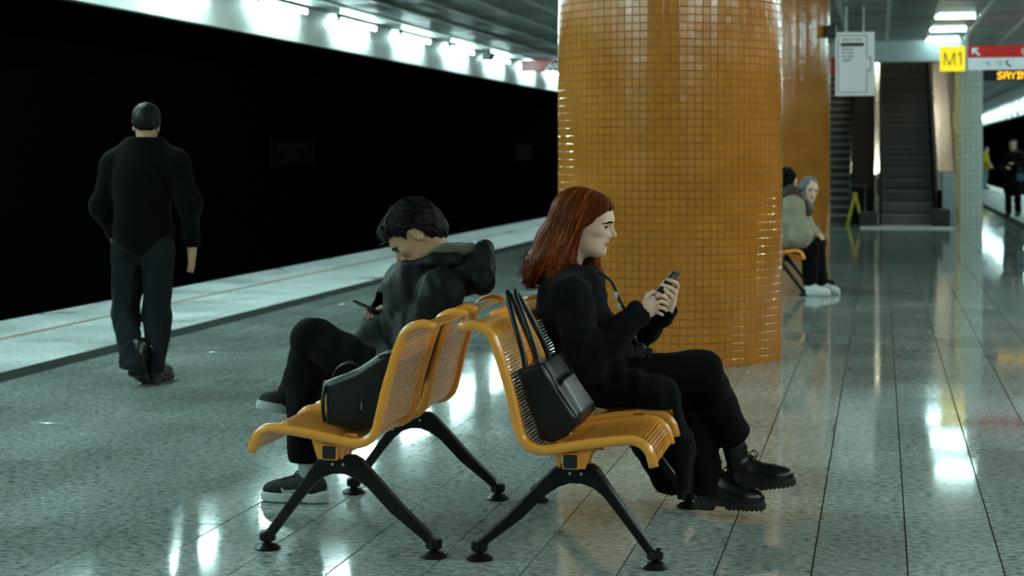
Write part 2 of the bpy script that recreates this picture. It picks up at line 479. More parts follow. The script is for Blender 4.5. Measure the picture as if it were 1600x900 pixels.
for k, (x, y) in enumerate(BARS):
    tube_lamp('ceiling_lamp', (x, y, CZ + .005), .6, 0, M['hall_bar'],
              'short white ceiling lamp set across the panels before the escalator', 'short ceiling lamps before the escalator', .055, .04)
for k in range(4):
    tube_lamp('shaft_lamp', (.9 - .9 * (k % 2), 36.6 + 2.2 * k, 8.7), 1.3, 1, M['shaft_lamp'], 'warm lamp under the roof of the escalator shaft', 'lamps of the escalator shaft', .07, .06)
for y in (-2.5, 1.0, 4.5, 8.0, 11.5, 15.0, 18.5):  # added lamps, out of view, to brighten floor and column sides
    for x, side in ((-6.1, 'left'), (3.7, 'right')):
        tube_lamp('walkway_fill_lamp', (x, y, CZ - .05), 1.5, 1, M['fill_lamp_left' if x < 0 else 'fill_lamp'],
                  'added unseen fill lamp over the %s walkway near the platform edge' % side, 'added fill lamps over the %s walkway' % side, .06, .06)

# ------------------------------------------------------------------ columns
def round_column(name, cx, cy, R, rows, ncirc, pick, label):
    col = MB().lathe([(R - .006, 0), (R - .006, CZ + .06)], (cx, cy, 0), 72).build(name, M['mosaic_grout'], smooth=True, origin=(cx, cy, 0), kind='structure', label=label)
    h = (CZ + .02) / rows; w = 2 * math.pi * R / ncirc; g = .0032; t = .007
    V = []; F = []
    for (q, x) in ((0, -t), (0, -.0015), (.0028, 0)):
        a, b = w / 2 - .001 - q, h / 2 - g / 2 - q
        V += [(x, -a, -b), (x, a, -b), (x, a, b), (x, -a, b)]
    for k in (0, 4): F += [(k + i, k + (i + 1) % 4, k + 4 + (i + 1) % 4, k + 4 + i) for i in range(4)]
    F.append((8, 9, 10, 11))
    me = bpy.data.meshes.new('mosaic_tile'); me.from_pydata(V, [], F); me.materials.append(M['mosaic']); me.update()
    Va = np.array(V); base = math.atan2(-cy, -cx)
    cells = []
    for i in range(ncirc):
        th = i * 2 * math.pi / ncirc
        d = abs((th - base + math.pi) % (2 * math.pi) - math.pi)
        for j in range(rows): cells.append((d, th, j))
    near = set()
    if pick:
        cand = sorted([c for c in cells if 1.42 < (c[2] + .5) * h < 2.62], key=lambda c: c[0])[:pick]
        near = set((c[1], c[2]) for c in cand)
        for th, j in near:
            o = bpy.data.objects.new('mosaic_tile', me)
            link(o, col, (cx + R * math.cos(th), cy + R * math.sin(th), (j + .5) * h + random.uniform(-.0004, .0004)))
            o.rotation_euler = (0, random.gauss(0, .008), th + random.gauss(0, .010))
    bV = []; bF = []
    for d, th, j in cells:
        if (th, j) in near: continue
        a = th + rng.normal(0, .010); e = rng.normal(0, .008)
        ca, sa = math.cos(a), math.sin(a)
        x = Va[:, 0] + e * Va[:, 2]; y = Va[:, 1]
        n = len(bV)
        bV += list(zip(cx + R * math.cos(th) + x * ca - y * sa, cy + R * math.sin(th) + x * sa + y * ca, (j + .5) * h + Va[:, 2]))
        bF += [tuple(n + q for q in f) for f in F]
    mesh('mosaic_tiles', bV, bF, M['mosaic'], col, kind='stuff')
    MB().lathe([(R + .012, CZ - .05), (R + .012, CZ + .01)], (cx, cy, 0), 48).build('collar', M['ceil_rail'], col)
    return col
COLX = -1.46
round_column('column', COLX, 12.19, .79, 68, 94, 296, 'thick round ochre mosaic pillar behind the red-haired woman')
round_column('column', COLX, 23.92, .79, 68, 94, 0, 'round ochre mosaic pillar beyond, behind the woman in the headscarf')
# white tiled square pillar
pil = MB().box((1.55, 35.98, 0), (2.0, 36.43, CZ + .05)).build('column', M['white_grout'], kind='structure', label='square pillar of white tiles beside the escalator')
q = MB(); n = 4; w = .45 / n
for j in range(30):
    z0, z1 = j * .12 + .003, (j + 1) * .12 - .003
    for i in range(n):
        a, b = i * w + .003, (i + 1) * w - .003
        q.box((1.55 + a, 35.972, z0), (1.55 + b, 35.985, z1)); q.box((1.542, 35.98 + a, z0), (1.555, 35.98 + b, z1)); q.box((1.995, 35.98 + a, z0), (2.008, 35.98 + b, z1))
q.build('wall_tiles', M['white_tile'], pil, kind='stuff')

# ------------------------------------------------------------------ escalator hall
MB().box((OPEN[0], 33.95, 3.18), (1.55, 34.35, CZ + .08), b=.01).build('beam', M['beam'], kind='structure')
MB().box((OPEN[0] - .15, 34.35, 0), (OPEN[0], 48.5, 9)).build('wall_hall_left', M['dark_panel'], kind='structure')
MB().box((1.44, 35.4, 0), (1.545, 48.5, 9)).build('wall_hall_right', M['brass'], kind='structure')
MB().box((OPEN[0], 48.5, 0), (1.54, 48.7, 9)).build('wall_hall_back', M['dark_panel'], kind='structure')
MB().box((OPEN[0], 34.35, 8.8), (1.54, 48.6, 9)).build('ceiling_hall', M['ceil_back'], kind='structure')
SL = math.tan(math.radians(30))
esc = thing('escalator', (.52, 34.9, 0), 'black escalator rising between steel balustrades under the pale beam', 'escalator')
sm = bpy.data.meshes.new('step')
q = MB().box((-.5, 0, -.23), (.5, .42, 0), 0).box((-.5, -.004, -.03), (.5, .03, .004), 1)
for k in range(16): q.box((-.49 + k * .0625, -.003, -.2), (-.46 + k * .0625, 0, -.035), 1)
sm.from_pydata(q.V, [], q.F); sm.materials.append(M['step']); sm.materials.append(M['step_edge']); sm.polygons.foreach_set('material_index', q.M); sm.update()
for k in range(24):
    o = bpy.data.objects.new('step', sm); link(o, esc, (.52, 35.3 + k * .4, .21 + k * .4 * SL))
def slant(x0, x1, y0, z0, y1, zb, zt):
    """a bar of height zb..zt above the 30 degree line starting at y0,z0"""
    z1 = z0 + (y1 - y0) * SL
    return ([(x0, y0, z0 + zb), (x1, y0, z0 + zb), (x1, y0, z0 + zt), (x0, y0, z0 + zt), (x0, y1, z1 + zb), (x1, y1, z1 + zb), (x1, y1, z1 + zt), (x0, y1, z1 + zt)],
            [(0, 1, 2, 3), (7, 6, 5, 4), (0, 4, 5, 1), (3, 2, 6, 7), (0, 3, 7, 4), (1, 5, 6, 2)])
for (a, b) in ((-.03, .02), (1.02, 1.10)):
    MB().add(*slant(a, b, 35.1, .1, 45.3, -.3, .95)).build('balustrade', M['dark_panel'], esc)
MB().add(*slant(-.12, -.03, 35.0, .02, 45.3, -.05, 1.0)).box((-.12, 34.9, 0), (-.03, 35.05, 1.0)).build('skirt_panel', M['steel'], esc)
MB().add(*slant(1.10, 1.42, 35.3, .1, 45.3, .6, .98)).build('deck_panel', M['steel'], esc)
for x in (-.045, 1.06):
    P = [(x, 35.2, .45), (x, 34.95, .55), (x, 34.86, .75), (x, 34.95, .98), (x, 35.2, 1.08), (x, 45.3, 1.08 + 10.1 * SL)]
    MB().tube(P, .035, 8).build('handrail', M['rubber'], esc, smooth=True)
for (a, b, h) in ((-.42, -.06, .27), (.98, 1.32, .34)):
    MB().box((a, 34.55, 0), (b, 35.0, h), b=.03).build('newel_box', M['black_plastic'], esc)
MB().box((1.2, 34.75, .2), (1.3, 34.78, .33)).build('notice_plate', M['white_sign'], esc)
MB().box((0.0, 34.55, -.01), (1.02, 35.3, .012)).build('comb_plate', M['step_edge'], esc)
MB().box((1.19, 35.2, 0), (1.44, 35.5, 1.0), b=.01).build('trim_3', M['beam'], kind='structure')
pv = thing('tactile_strip', (.48, 33.3, 0), 'bright white ribbed strip on the floor before the escalator', 'floor strip')
MB().box((-.38, 32.9, 0), (1.36, 34.45, .008)).build('base', M['white_rubber'], pv)
q = MB()
for k in range(28): q.box((-.36 + k * .0615, 32.95, .007), (-.33 + k * .0615, 34.4, .013))
q.build('rib', M['white_rubber'], pv, kind='stuff')
st = thing('staircase', (-1.8, 35.6, 0), 'dim stone staircase beside the escalator with a bright steel handrail', 'stairs')
sme = bpy.data.meshes.new('stair_step')
q = MB().box((-1.2, 0, -.17), (1.2, .32, 0), 0).box((-1.2, -.008, -.045), (1.2, .05, .004), 1)
sme.from_pydata(q.V, [], q.F); sme.materials.append(M['stair']); sme.materials.append(M['white_rubber']); sme.polygons.foreach_set('material_index', q.M); sme.update()
for k in range(26):
    o = bpy.data.objects.new('stair_step', sme); link(o, st, (-1.85, 36.4 + k * .3, .165 * (k + 1)))
MB().tube([(-.6, 36.2, .5), (-.6, 36.1, .8), (-.6, 36.3, 1.0), (-.6, 44.2, 1.0 + 7.9 * .55)], .03, 8).build('handrail', M['steel'], st, smooth=True)
for k in range(5): MB().tube([(-.6, 36.4 + 1.7 * k, k * .93), (-.6, 36.4 + 1.7 * k, k * .93 + 1.05)], .02, 8).build('post', M['steel'], st, smooth=True)
MB().add([(x, y, z) for x in (-.56, -.14) for (y, z) in ((35.3, 0), (35.3, .75), (45, 6.35), (45, 5.2), (36.5, 0))],
         [(0, 1, 2, 3, 4), (9, 8, 7, 6, 5), (0, 5, 6, 1), (1, 6, 7, 2), (2, 7, 8, 3), (3, 8, 9, 4), (4, 9, 5, 0)]).build('side_panel', M['dark_panel'], st)
MB().tube([(-.58, 35.3, 0), (-.58, 35.3, .78), (-.3, 35.3, .78), (-.3, 35.3, 0)], .016, 8).build('barrier', M['steel'], st)
wf = thing('wet_floor_sign', (-.5, 35.2, 0), 'yellow folding floor sign standing before the stairs', 'floor sign')
for s in (-1, 1):
    q = MB(); 
    q.add([(-.5 + s * .15 - .03, 35.15, 0), (-.5 + s * .15 + .03, 35.15, 0), (-.5 + .028, 35.2, .62), (-.5 - .028, 35.2, .62),
           (-.5 + s * .15 - .03, 35.18, 0), (-.5 + s * .15 + .03, 35.18, 0), (-.5 + .028, 35.23, .62), (-.5 - .028, 35.23, .62)],
          [(0, 1, 2, 3), (7, 6, 5, 4), (0, 4, 5, 1), (1, 5, 6, 2), (2, 6, 7, 3), (3, 7, 4, 0)])
    q.build('leg', M['caution'], wf)
MB().box((-.545, 35.19, .58), (-.455, 35.24, .64), b=.008).build('hinge', M['caution'], wf)

# ------------------------------------------------------------------ signs
def text_obj(name, s, size, p, m, parent, ext=.004, rz=0, rx=math.pi / 2, sx=1., align='LEFT'):
    cu = bpy.data.curves.new(name, 'FONT'); cu.body = s; cu.size = size; cu.extrude = ext; cu.align_x = align; cu.resolution_u = 3
    t = bpy.data.objects.new(name + '_tmp', cu); COL.objects.link(t)
    bpy.context.view_layer.update()
    me = bpy.data.meshes.new_from_object(t.evaluated_get(bpy.context.evaluated_depsgraph_get()))
    bpy.data.objects.remove(t)
    R = Matrix.Translation(Vector(p) - ORG[parent.name]) @ Matrix.Rotation(rz, 4, 'Z') @ Matrix.Rotation(rx, 4, 'X') @ Matrix.Diagonal((sx, 1, 1, 1))
    me.transform(R); me.materials.clear(); me.materials.append(m)
    o = bpy.data.objects.new(name, me); link(o, parent); return o
def stroke(mb, pts, w, y0, y1):
    """a line of thickness w in the x-z plane"""
    for (a, b) in zip(pts[:-1], pts[1:]):
        d = np.array(b, float) - a; L = np.linalg.norm(d); n = np.array((-d[1], d[0])) / L * w / 2; d = d / L * w * .35
        mb.prism([tuple(np.array(a) - d + n), tuple(np.array(a) - d - n), tuple(np.array(b) + d - n), tuple(np.array(b) + d + n)], 1, y0, y1)
SY = 30.8
m1 = thing('line_sign', (1.21, SY, 2.85), 'square yellow M1 sign hanging left of the red direction sign', 'sign')
MB().box((1.005, SY, 2.845), (1.425, SY + .08, 3.275), b=.012).build('panel', M['sign_yellow'], m1)
q = MB(); stroke(q, [(1.08, 2.95), (1.085, 3.17), (1.165, 2.95), (1.245, 3.17), (1.25, 2.95)], .019, SY - .006, SY + .002)
stroke(q, [(1.30, 3.115), (1.355, 3.17), (1.355, 2.95)], .021, SY - .006, SY + .002)
q.build('lettering', M['sign_black'], m1)
ds = thing('direction_sign', (2.2, SY, 2.9), 'long hanging sign, red exit band over a white pictogram band', 'sign')
MB().box((1.435, SY - .02, 2.85), (1.475, SY + .06, 3.58), b=.006).build('post', M['white_sign'], ds)
MB().box((1.48, SY, 3.075), (3.6, SY + .09, 3.285), b=.006).build('red_band', M['sign_red_lit'], ds)
MB().box((1.48, SY, 2.865), (3.6, SY + .09, 3.07), b=.006).build('white_band', M['sign_white_lit'], ds)
q = MB(); stroke(q, [(1.66, 3.12), (1.57, 3.21)], .035, SY - .006, SY + .002); stroke(q, [(1.635, 3.225), (1.555, 3.225), (1.555, 3.145)], .03, SY - .006, SY + .002)
q.build('arrow', M['sign_white_lit'], ds)
text_obj('lettering', 'ÇIKIŞ', .17, (2.355, SY - .004, 3.12), M['sign_white_lit'], ds)
q = MB(); stroke(q, [(1.765, 3.0), (1.84, 2.93)], .018, SY - .006, SY + .002); stroke(q, [(1.84, 3.0), (1.80, 2.965)], .014, SY - .006, SY + .002)
q.build('pictogram', M['faint_ink'], ds)
q = MB(); stroke(q, [(1.93, 2.985), (1.98, 3.0), (2.03, 2.98), (2.03, 2.945), (1.97, 2.935)], .014, SY - .006, SY + .002); q.build('pictogram', M['faint_ink'], ds)
q = MB(); stroke(q, [tuple(p) for p in smooth_path([(2.115, 3.01), (2.115, 2.97), (2.14, 2.94), (2.18, 2.93)], 7)], .024, SY - .006, SY + .002)
q.box((2.1, SY - .006, 2.995), (2.14, SY + .002, 3.02)); q.box((2.165, SY - .006, 2.912), (2.195, SY + .002, 2.945)); q.build('pictogram', M['board_ink'], ds)
# led display
LY = 40.0
ld = thing('led_display', (3.2, LY, 3.05), 'black display board with a running line of amber letters', 'display')
MB().box((2.25, LY, 3.04), (4.3, LY + .15, 3.305), b=.01).build('case', M['sign_black'], ld)
for x in (2.6, 4.0): MB().tube([(x, LY + .07, 3.3), (x, LY + .07, 3.6)], .015, 8).build('hanger', M['lamp_body'], ld)
FONT = dict(S='01111 10000 10000 01110 00001 00001 11110', A='01110 10001 10001 11111 10001 10001 10001', Y='10001 10001 01010 00100 00100 00100 00100',
            I='111 010 010 010 010 010 111', N='10001 11001 10101 10011 10001 10001 10001', O='01110 10001 10001 10001 10001 10001 01110',
            U='10001 10001 10001 10001 10001 10001 01110', L='10000 10000 10000 10000 10000 10000 11111', C='01110 10001 10000 10000 10000 10001 01110')
q = MB(); x = 2.55; d = .0235
for ch in 'SAYIN YOLCU':
    if ch == ' ': x += 3 * d; continue
    rows = FONT[ch].split()
    for r, row in enumerate(rows):
        for c_, v in enumerate(row):
            if v == '1': q.box((x + c_ * d, LY - .004, 3.245 - r * d - .018), (x + c_ * d + .02, LY + .001, 3.245 - r * d + .002))
    x += (len(rows[0]) + 1) * d
q.build('led_dots', M['led'], ld, kind='stuff')
# line board: white light box with a route diagram
BYY = 26.0
bo = thing('route_board', (-.37, BYY, 2.28), 'white hanging board with an outlined route diagram and a black bar', 'sign')
MB().box((-.655, BYY, 2.275), (-.09, BYY + .12, 3.215), b=.012).build('case', M['board_lit'], bo)
MB().tube([(-.5, BYY + .06, 3.2), (-.5, BYY + .06, 3.6)], .016, 8).build('hanger', M['lamp_body'], bo)
MB().tube([(-.25, BYY + .06, 3.2), (-.25, BYY + .06, 3.6)], .016, 8).build('hanger', M['lamp_body'], bo)
q = MB(); e = (BYY - .004, BYY + .002)
stroke(q, [(-.2, 2.83), (-.2, 3.14), (-.215, 3.165), (-.6, 3.165), (-.615, 3.15), (-.615, 2.34), (-.6, 2.325), (-.21, 2.325), (-.2, 2.34), (-.2, 2.66)], .009, *e)
stroke(q, [(-.2, 2.83), (-.155, 2.83)], .01, *e); stroke(q, [(-.2, 2.66), (-.155, 2.66)], .01, *e)
stroke(q, [tuple(p) for p in smooth_path([(-.155, 2.86), (-.142, 2.79), (-.14, 2.74), (-.145, 2.68), (-.158, 2.63)], 10)], .01, *e)
q.build('outline', M['board_ink'], bo)
MB().box((-.575, e[0], 3.005), (-.24, e[1], 3.055), b=.002).build('bar', M['board_ink'], bo)
q = MB()
for (z, xs) in ((3.105, (-.55, -.5, -.43, -.36, -.31)), (2.965, (-.555, -.5, -.44)), (2.91, (-.555, -.49, -.44)), (2.855, (-.55, -.48, -.44)), (2.8, (-.545, -.5, -.47))):
    for x in xs: q.box((x, e[0], z - .012), (x + .045, e[1], z + .01))
q.build('small_print', M['faint_ink'], bo, kind='stuff')
# red sign over the far left end, red sign by the stairs
rs = thing('red_sign', (-7.1, 39.2, 3.28), 'long red hanging sign at the far end of the left bulkhead', 'sign')
MB().box((-8.15, 39.2, 3.32), (-4.6, 39.3, 3.58), b=.006).build('panel', M['sign_red'], rs)
q = MB(); stroke(q, [(-7.55, 3.37), (-7.4, 3.53), (-7.25, 3.37)], .07, 39.19, 39.202); stroke(q, [(-7.4, 3.37), (-7.4, 3.5)], .06, 39.19, 39.202); q.build('arrow', M['white_sign'], rs)
r2 = thing('arrow_sign', (-.95, 33.6, 2.98), 'small red sign with a white arrow beside the ochre pillar', 'sign')
MB().box((-1.6, 33.6, 2.93), (-.72, 33.66, 3.26), b=.006).build('panel', M['sign_red'], r2)
q = MB(); stroke(q, [(-1.02, 3.04), (-.93, 3.13), (-1.02, 3.22)], .035, 33.592, 33.602); stroke(q, [(-1.12, 3.13), (-.96, 3.13)], .035, 33.592, 33.602); q.build('arrow', M['white_sign'], r2)
for x in (-1.5, -.8): MB().tube([(x, 33.63, 3.25), (x, 33.63, 3.6)], .012, 6).build('hanger', M['lamp_body'], r2)
# station name plates on the far tunnel wall
for k, (y0, label) in enumerate(((31.4, 'dark red station name plate on the black tunnel wall, right of the walking man'), (53.2, 'dark red station name plate on the tunnel wall close to the ochre pillar'))):
    ns = thing('station_sign', (WL + .02, y0, 1.2), label, 'sign')
    MB().box((WL, y0 - 1.3, 1.2), (WL + .03, y0 + 1.3, 1.7), b=.005).build('panel', M['wall_sign'], ns)
    text_obj('lettering', 'EMNİYET', .17, (WL + .032, y0, 1.50), M['wall_letters'], ns, sx=2.3, rz=math.pi / 2, align='CENTER')
    text_obj('lettering', 'FATİH', .17, (WL + .032, y0, 1.29), M['wall_letters'], ns, sx=1.9, rz=math.pi / 2, align='CENTER')
# camera on the left bulkhead
cc = thing('security_camera', (BL + .1, 35.4, 3.5), 'small dark security camera on an arm at the left bulkhead', 'camera')
MB().tube(smooth_path([(BL + .25, 35.4, 3.6), (BL + .25, 35.4, 3.42), (BL + .12, 35.4, 3.26), (BL + .2, 35.4, 3.22), (BL + .28, 35.4, 3.34)], 12), .02, 8).build('arm', M['silver'], cc, smooth=True)
MB().box((BL + .26, 35.25, 3.38), (BL + .46, 35.55, 3.52), b=.02).tube([(BL + .36, 35.27, 3.44), (BL + .36, 35.18, 3.43)], .035, 10).build('body', M['black_plastic'], cc)
MB().box((BL + .3, 35.3, 3.5), (BL + .38, 35.45, 3.6)).build('bracket', M['black_plastic'], cc)
sp = thing('speaker', (-.66, 23.6, 3.0), 'small black speaker fixed to the side of the far ochre pillar', 'speaker')
MB().box((-.7, 23.5, 2.98), (-.58, 23.7, 3.14), b=.02).build('case', M['black_plastic'], sp)
MB().tube([(-.66, 23.6, 3.0), (-.66, 23.6, 2.93), (-.69, 23.6, 2.9)], .015, 8).build('bracket', M['black_plastic'], sp)

# ------------------------------------------------------------------ benches
AX = -1.455                       # the line the two benches stand back to back on
PROF = [(.046, .82), (.075, .831), (.105, .829), (.15, .803), (.182, .73), (.20, .67), (.22, .605), (.24, .52), (.258, .455), (.29, .423), (.345, .413), (.475, .437), (.62, .456), (.665, .45), (.697, .42), (.712, .37)]
SEATS = ((5.76, 6.23), (6.40, 6.87))
def bench(sg, label, wear):
    X = lambda o: AX + sg * o
    b = thing('bench', (X(.42), 6.3, 0), label, 'bench', 'yellow two-seat benches')
    path = smooth_path(PROF, 48)
    for k, (y0, y1) in enumerate(SEATS):
        # perforated sheet between the two tubes: solid slats, short bridges between them
        L = np.r_[0, np.cumsum(np.linalg.norm(np.diff(path, axis=0), axis=1))]
        tot = L[-1]; V = []; F = []
        ya, yb = y0 + .012, y1 - .012
        def P(s, y, d):
            x = np.interp(s, L, path[:, 0]); z = np.interp(s, L, path[:, 1])
            e = .004
            tx = np.interp(s + e, L, path[:, 0]) - np.interp(s - e, L, path[:, 0]); tz = np.interp(s + e, L, path[:, 1]) - np.interp(s - e, L, path[:, 1])
            n = math.hypot(tx, tz) + 1e-9
            return (X(x - d * tz / n), y, z + d * tx / n)
        def quad(s0, s1, a, c):
            n = len(V)
            for d in (.002, -.002): V.extend([P(s0, a, d), P(s1, a, d), P(s1, c, d), P(s0, c, d)])
            F.append((n, n + 1, n + 2, n + 3)); F.append((n + 7, n + 6, n + 5, n + 4))
            F.append((n, n + 3, n + 7, n + 4)); F.append((n + 1, n + 5, n + 6, n + 2))
        s = .004
        while s < tot - .012:
            f_ = s / tot
            if f_ < .13 or f_ > .965:
                quad(s, s + .013, ya, yb); s += .012; continue
            quad(s, s + .0075, ya, yb)
            nb = 17; w = (yb - ya) / nb
            for q in range(nb + 1):
                c = ya + q * w
                quad(s + .007, s + .0127, max(ya, c - .003), min(yb, c + .003))
            s += .0122
        seat = mesh('seat', V, F, M['yellow'], b)
        for y in (y0, y1):
            Q = [(X(o), y, z) for o, z in path]
            MB().tube(Q, .0175, 12, up=(0, 1, 0)).build('side_tube', M['yellow'], seat, smooth=True)
        if wear and k == 0:
            for o, w in ((.585, .012), (.605, .02)):
                MB().box((X(o) - w / 2, y1 - .008, .474), (X(o) + w / 2, y1 + .004, .4765), b=.001).build('chip', M['black_metal'], seat)
        yc = (y0 + y1) / 2
        for y in (y0 + .02, y0 + .12, y1 - .06):
            MB().prism([(X(.36), .425), (X(.50), .425), (X(.475), .35), (X(.455), .35), (X(.455), .405), (X(.39), .405), (X(.39), .352), (X(.385), .352)], 1, y, y + .012).build('bracket', M['yellow'], b)
    bm_ = MB().box((min(X(.398), X(.457)), 5.765, .349), (max(X(.398), X(.457)), 7.02, .405), b=.004).build('beam', M['yellow'], b)
    q = MB().box((min(X(.404), X(.451)), 5.757, .354), (max(X(.404), X(.451)), 5.77, .40), b=.003)
    q.build('end_cap', M['black_plastic'], bm_)
    for y in (5.89, 6.93):
        O = .4275
        right = [(.055, .35), (.078, .335), (.12, .275), (.20, .165), (.268, .075), (.292, .048)]
        inner = [(.262, .034), (.235, .062), (.16, .16), (.095, .24), (.06, .268), (.02, .282)]
        left = [(-.02, .282), (-.06, .268), (-.105, .238), (-.19, .152), (-.305, .064), (-.335, .034), (-.362, .048), (-.34, .078), (-.24, .17), (-.14, .275), (-.082, .335), (-.055, .35)]
        poly = [(X(O + o), z) for o, z in right + inner + left]
        leg = MB().prism(poly, 1, y - .022, y + .022).build('leg', M['black_metal'], b, bevel=.007)
        for o in (.272, -.345):
            q = MB().lathe([(.024, .03), (.03, .036), (.03, .06), (.024, .066)], (X(O + o), y, 0), 16)
            q.lathe([(.046, 0), (.048, .006), (.03, .02), (.014, .024), (.014, .04)], (X(O + o), y, 0), 20)
            q.build('foot_pad', M['black_metal'], leg)
        q = MB()
        for o in (-.02, .02): q.tube([(X(O + o), y - .028, .318), (X(O + o), y - .02, .318)], .006, 6)
        q.build('bolt', M['silver'], leg)
    return b
b_left = bench(-1, 'yellow perforated bench facing the black track, the young man sits on it', False)
b_right = bench(1, 'yellow perforated bench facing right, the red-haired woman sits on it', True)
def copy_tree(o, dl, label=None):
    c = o.copy(); COL.objects.link(c); c.location = o.location + Vector(dl); ORG[c.name] = ORG[o.name] + Vector(dl)
    if label: c['label'] = label
    def kids(a, b_):
        for ch in a.children:
            k = ch.copy(); COL.objects.link(k); k.parent = b_; k.matrix_parent_inverse = ch.matrix_parent_inverse; ORG[k.name] = ORG[ch.name] + Vector(dl); kids(ch, k)
    kids(o, c)
    return c
FY = 11.62
copy_tree(b_right, (0, FY, 0), 'yellow bench far behind the pillar under the woman in the headscarf')

# ------------------------------------------------------------------ signed-distance modelling for bodies and cloth
def sdf_mesh(f, lo, hi, h):
    """surface nets on a sparse grid; returns vertices and quads"""
    lo = np.array(lo, float); hi = np.array(hi, float); Hc = 4 * h
    n = np.ceil((hi - lo) / Hc).astype(int)
    g = np.stack(np.meshgrid(*[np.arange(k) for k in n], indexing='ij'), -1).reshape(-1, 3)
    keep = []
    for ch in np.array_split(g, max(1, len(g) // 200000)):
        d = f(lo + (ch + .5) * Hc); keep.append(ch[np.abs(d) < Hc * 1.25])
    cc = np.concatenate(keep)
    o5 = np.stack(np.meshgrid(*[np.arange(5)] * 3, indexing='ij'), -1).reshape(-1, 3)
    P = (cc[:, None] * 4 + o5[None]).reshape(-1, 3)
    N = (n * 4 + 3).astype(np.int64)
    key = (P[:, 0] * N[1] + P[:, 1]) * N[2] + P[:, 2]
    uk, inv = np.unique(key, return_inverse=True)
    up = np.stack([uk // (N[1] * N[2]), (uk // N[2]) % N[1], uk % N[2]], 1)
    val = np.concatenate([f(lo + c * h) for c in np.array_split(up, max(1, len(up) // 200000))])
    inv = inv.reshape(-1, 5, 5, 5)
    c8 = [(i, j, k) for i in (0, 1) for j in (0, 1) for k in (0, 1)]
    ci = np.stack([inv[:, i:i + 4, j:j + 4, k:k + 4].reshape(-1) for i, j, k in c8], 1)
    cv = val[ci]; ins = cv < 0
    act = ins.any(1) & ~ins.all(1)
    ci = ci[act]; cv = cv[act]
    cp = up[ci[:, 0]]
    acc = np.zeros((len(ci), 3)); cnt = np.zeros(len(ci))
    off = np.array(c8, float)
    for a in range(8):
        for b in range(a + 1, 8):
            if np.abs(off[a] - off[b]).sum() != 1: continue
            m = (cv[:, a] < 0) != (cv[:, b] < 0)
            t = cv[m, a] / (cv[m, a] - cv[m, b])
            acc[m] += off[a] + t[:, None] * (off[b] - off[a]); cnt[m] += 1
    V = lo + (cp + acc / cnt[:, None]) * h
    ck = (cp[:, 0] * N[1] + cp[:, 1]) * N[2] + cp[:, 2]
    order = np.argsort(ck); sk = ck[order]
    st = [N[1] * N[2], N[2], 1]
    F = []
    for ax, corner in ((0, 4), (1, 2), (2, 1)):
        m = (cv[:, 0] < 0) != (cv[:, corner] < 0)
        b, c = [(1, 2), (2, 0), (0, 1)][ax]
        idx = []; ok = np.ones(m.sum(), bool)
        for db, dc in ((0, 0), (1, 0), (1, 1), (0, 1)):
            k = ck[m] - db * st[b] - dc * st[c]
            p = np.clip(np.searchsorted(sk, k), 0, len(sk) - 1)
            ok &= sk[p] == k; idx.append(order[p])
        q = np.stack(idx, 1); flip = cv[m, 0] > 0
        q[flip] = q[flip][:, ::-1]
        F.append(q[ok])
    F = np.concatenate(F)
    return V, F[:, ::-1].copy() if False else F

def rc(a, b, r1, r2):
    a = np.array(a, float); b = np.array(b, float); ba = b - a; L2 = ba @ ba + 1e-12
    def f(p):
        t = np.clip(((p - a) @ ba) / L2, 0, 1)
        return np.linalg.norm(p - a - t[:, None] * ba, axis=1) - (r1 + (r2 - r1) * t)
    return f
def el(c, r, R=None):
    c = np.array(c, float); r = np.array(r, float)
    def f(p):
        q = p - c
        if R is not None: q = q @ R
        k0 = np.linalg.norm(q / r, axis=1); k1 = np.linalg.norm(q / (r * r), axis=1)
        return np.where(k1 > 1e-9, k0 * (k0 - 1) / (k1 + 1e-9), -r.min())
    return f
def bx(c, hf, rd, R=None):
    c = np.array(c, float); hf = np.array(hf, float) - rd
    def f(p):
        q = p - c
        if R is not None: q = q @ R
        q = np.abs(q) - hf
        return np.linalg.norm(np.maximum(q, 0), axis=1) + np.minimum(q.max(1), 0) - rd
    return f
def smin(a, b, k):
    h = np.maximum(k - np.abs(a - b), 0) / k
    return np.minimum(a, b) - h * h * k * .25
def uni(fs, k):
    def f(p):
        d = fs[0](p)
        for g in fs[1:]: d = smin(d, g(p), k)
        return d
    return f
def sub(a, b, k):
    return lambda p: -smin(-a(p), b(p), k)
def cut(a, b, k):
    return lambda p: -smin(-a(p), -b(p), k)
def folds(f, amp, sc, seed=0):
    r = np.random.default_rng(seed); A = r.normal(size=(5, 3)) * sc; ph = r.uniform(0, 6.28, 5)
    def g(p):
        w = sum(np.sin(p @ A[i] + ph[i] + 1.3 * np.sin(p @ A[(i + 1) % 5] * .5)) for i in range(5))
        return f(p) + amp * w / 2.2
    return g
def inframe(f, c, R):
    """distance field given in local axes (columns of R) at c"""
    c = np.array(c, float)
    return lambda p: f((p - c) @ R)
def axes(fwd, up):
    x = np.array(fwd, float); x /= np.linalg.norm(x)
    z = np.array(up, float); z -= x * (z @ x); z /= np.linalg.norm(z)
    return np.stack([x, np.cross(z, x), z], 1)
def backrest(sg):
    """the space behind the seat back of a bench facing sg"""
    zz = np.array([.40, .455, .52, .605, .67, .73, .803, .835, .86]); oo = np.array([.30, .272, .254, .234, .214, .196, .164, .09, -.3])
    return lambda p: .9 * (sg * (p[:, 0] - AX) - np.interp(p[:, 2], zz, oo))
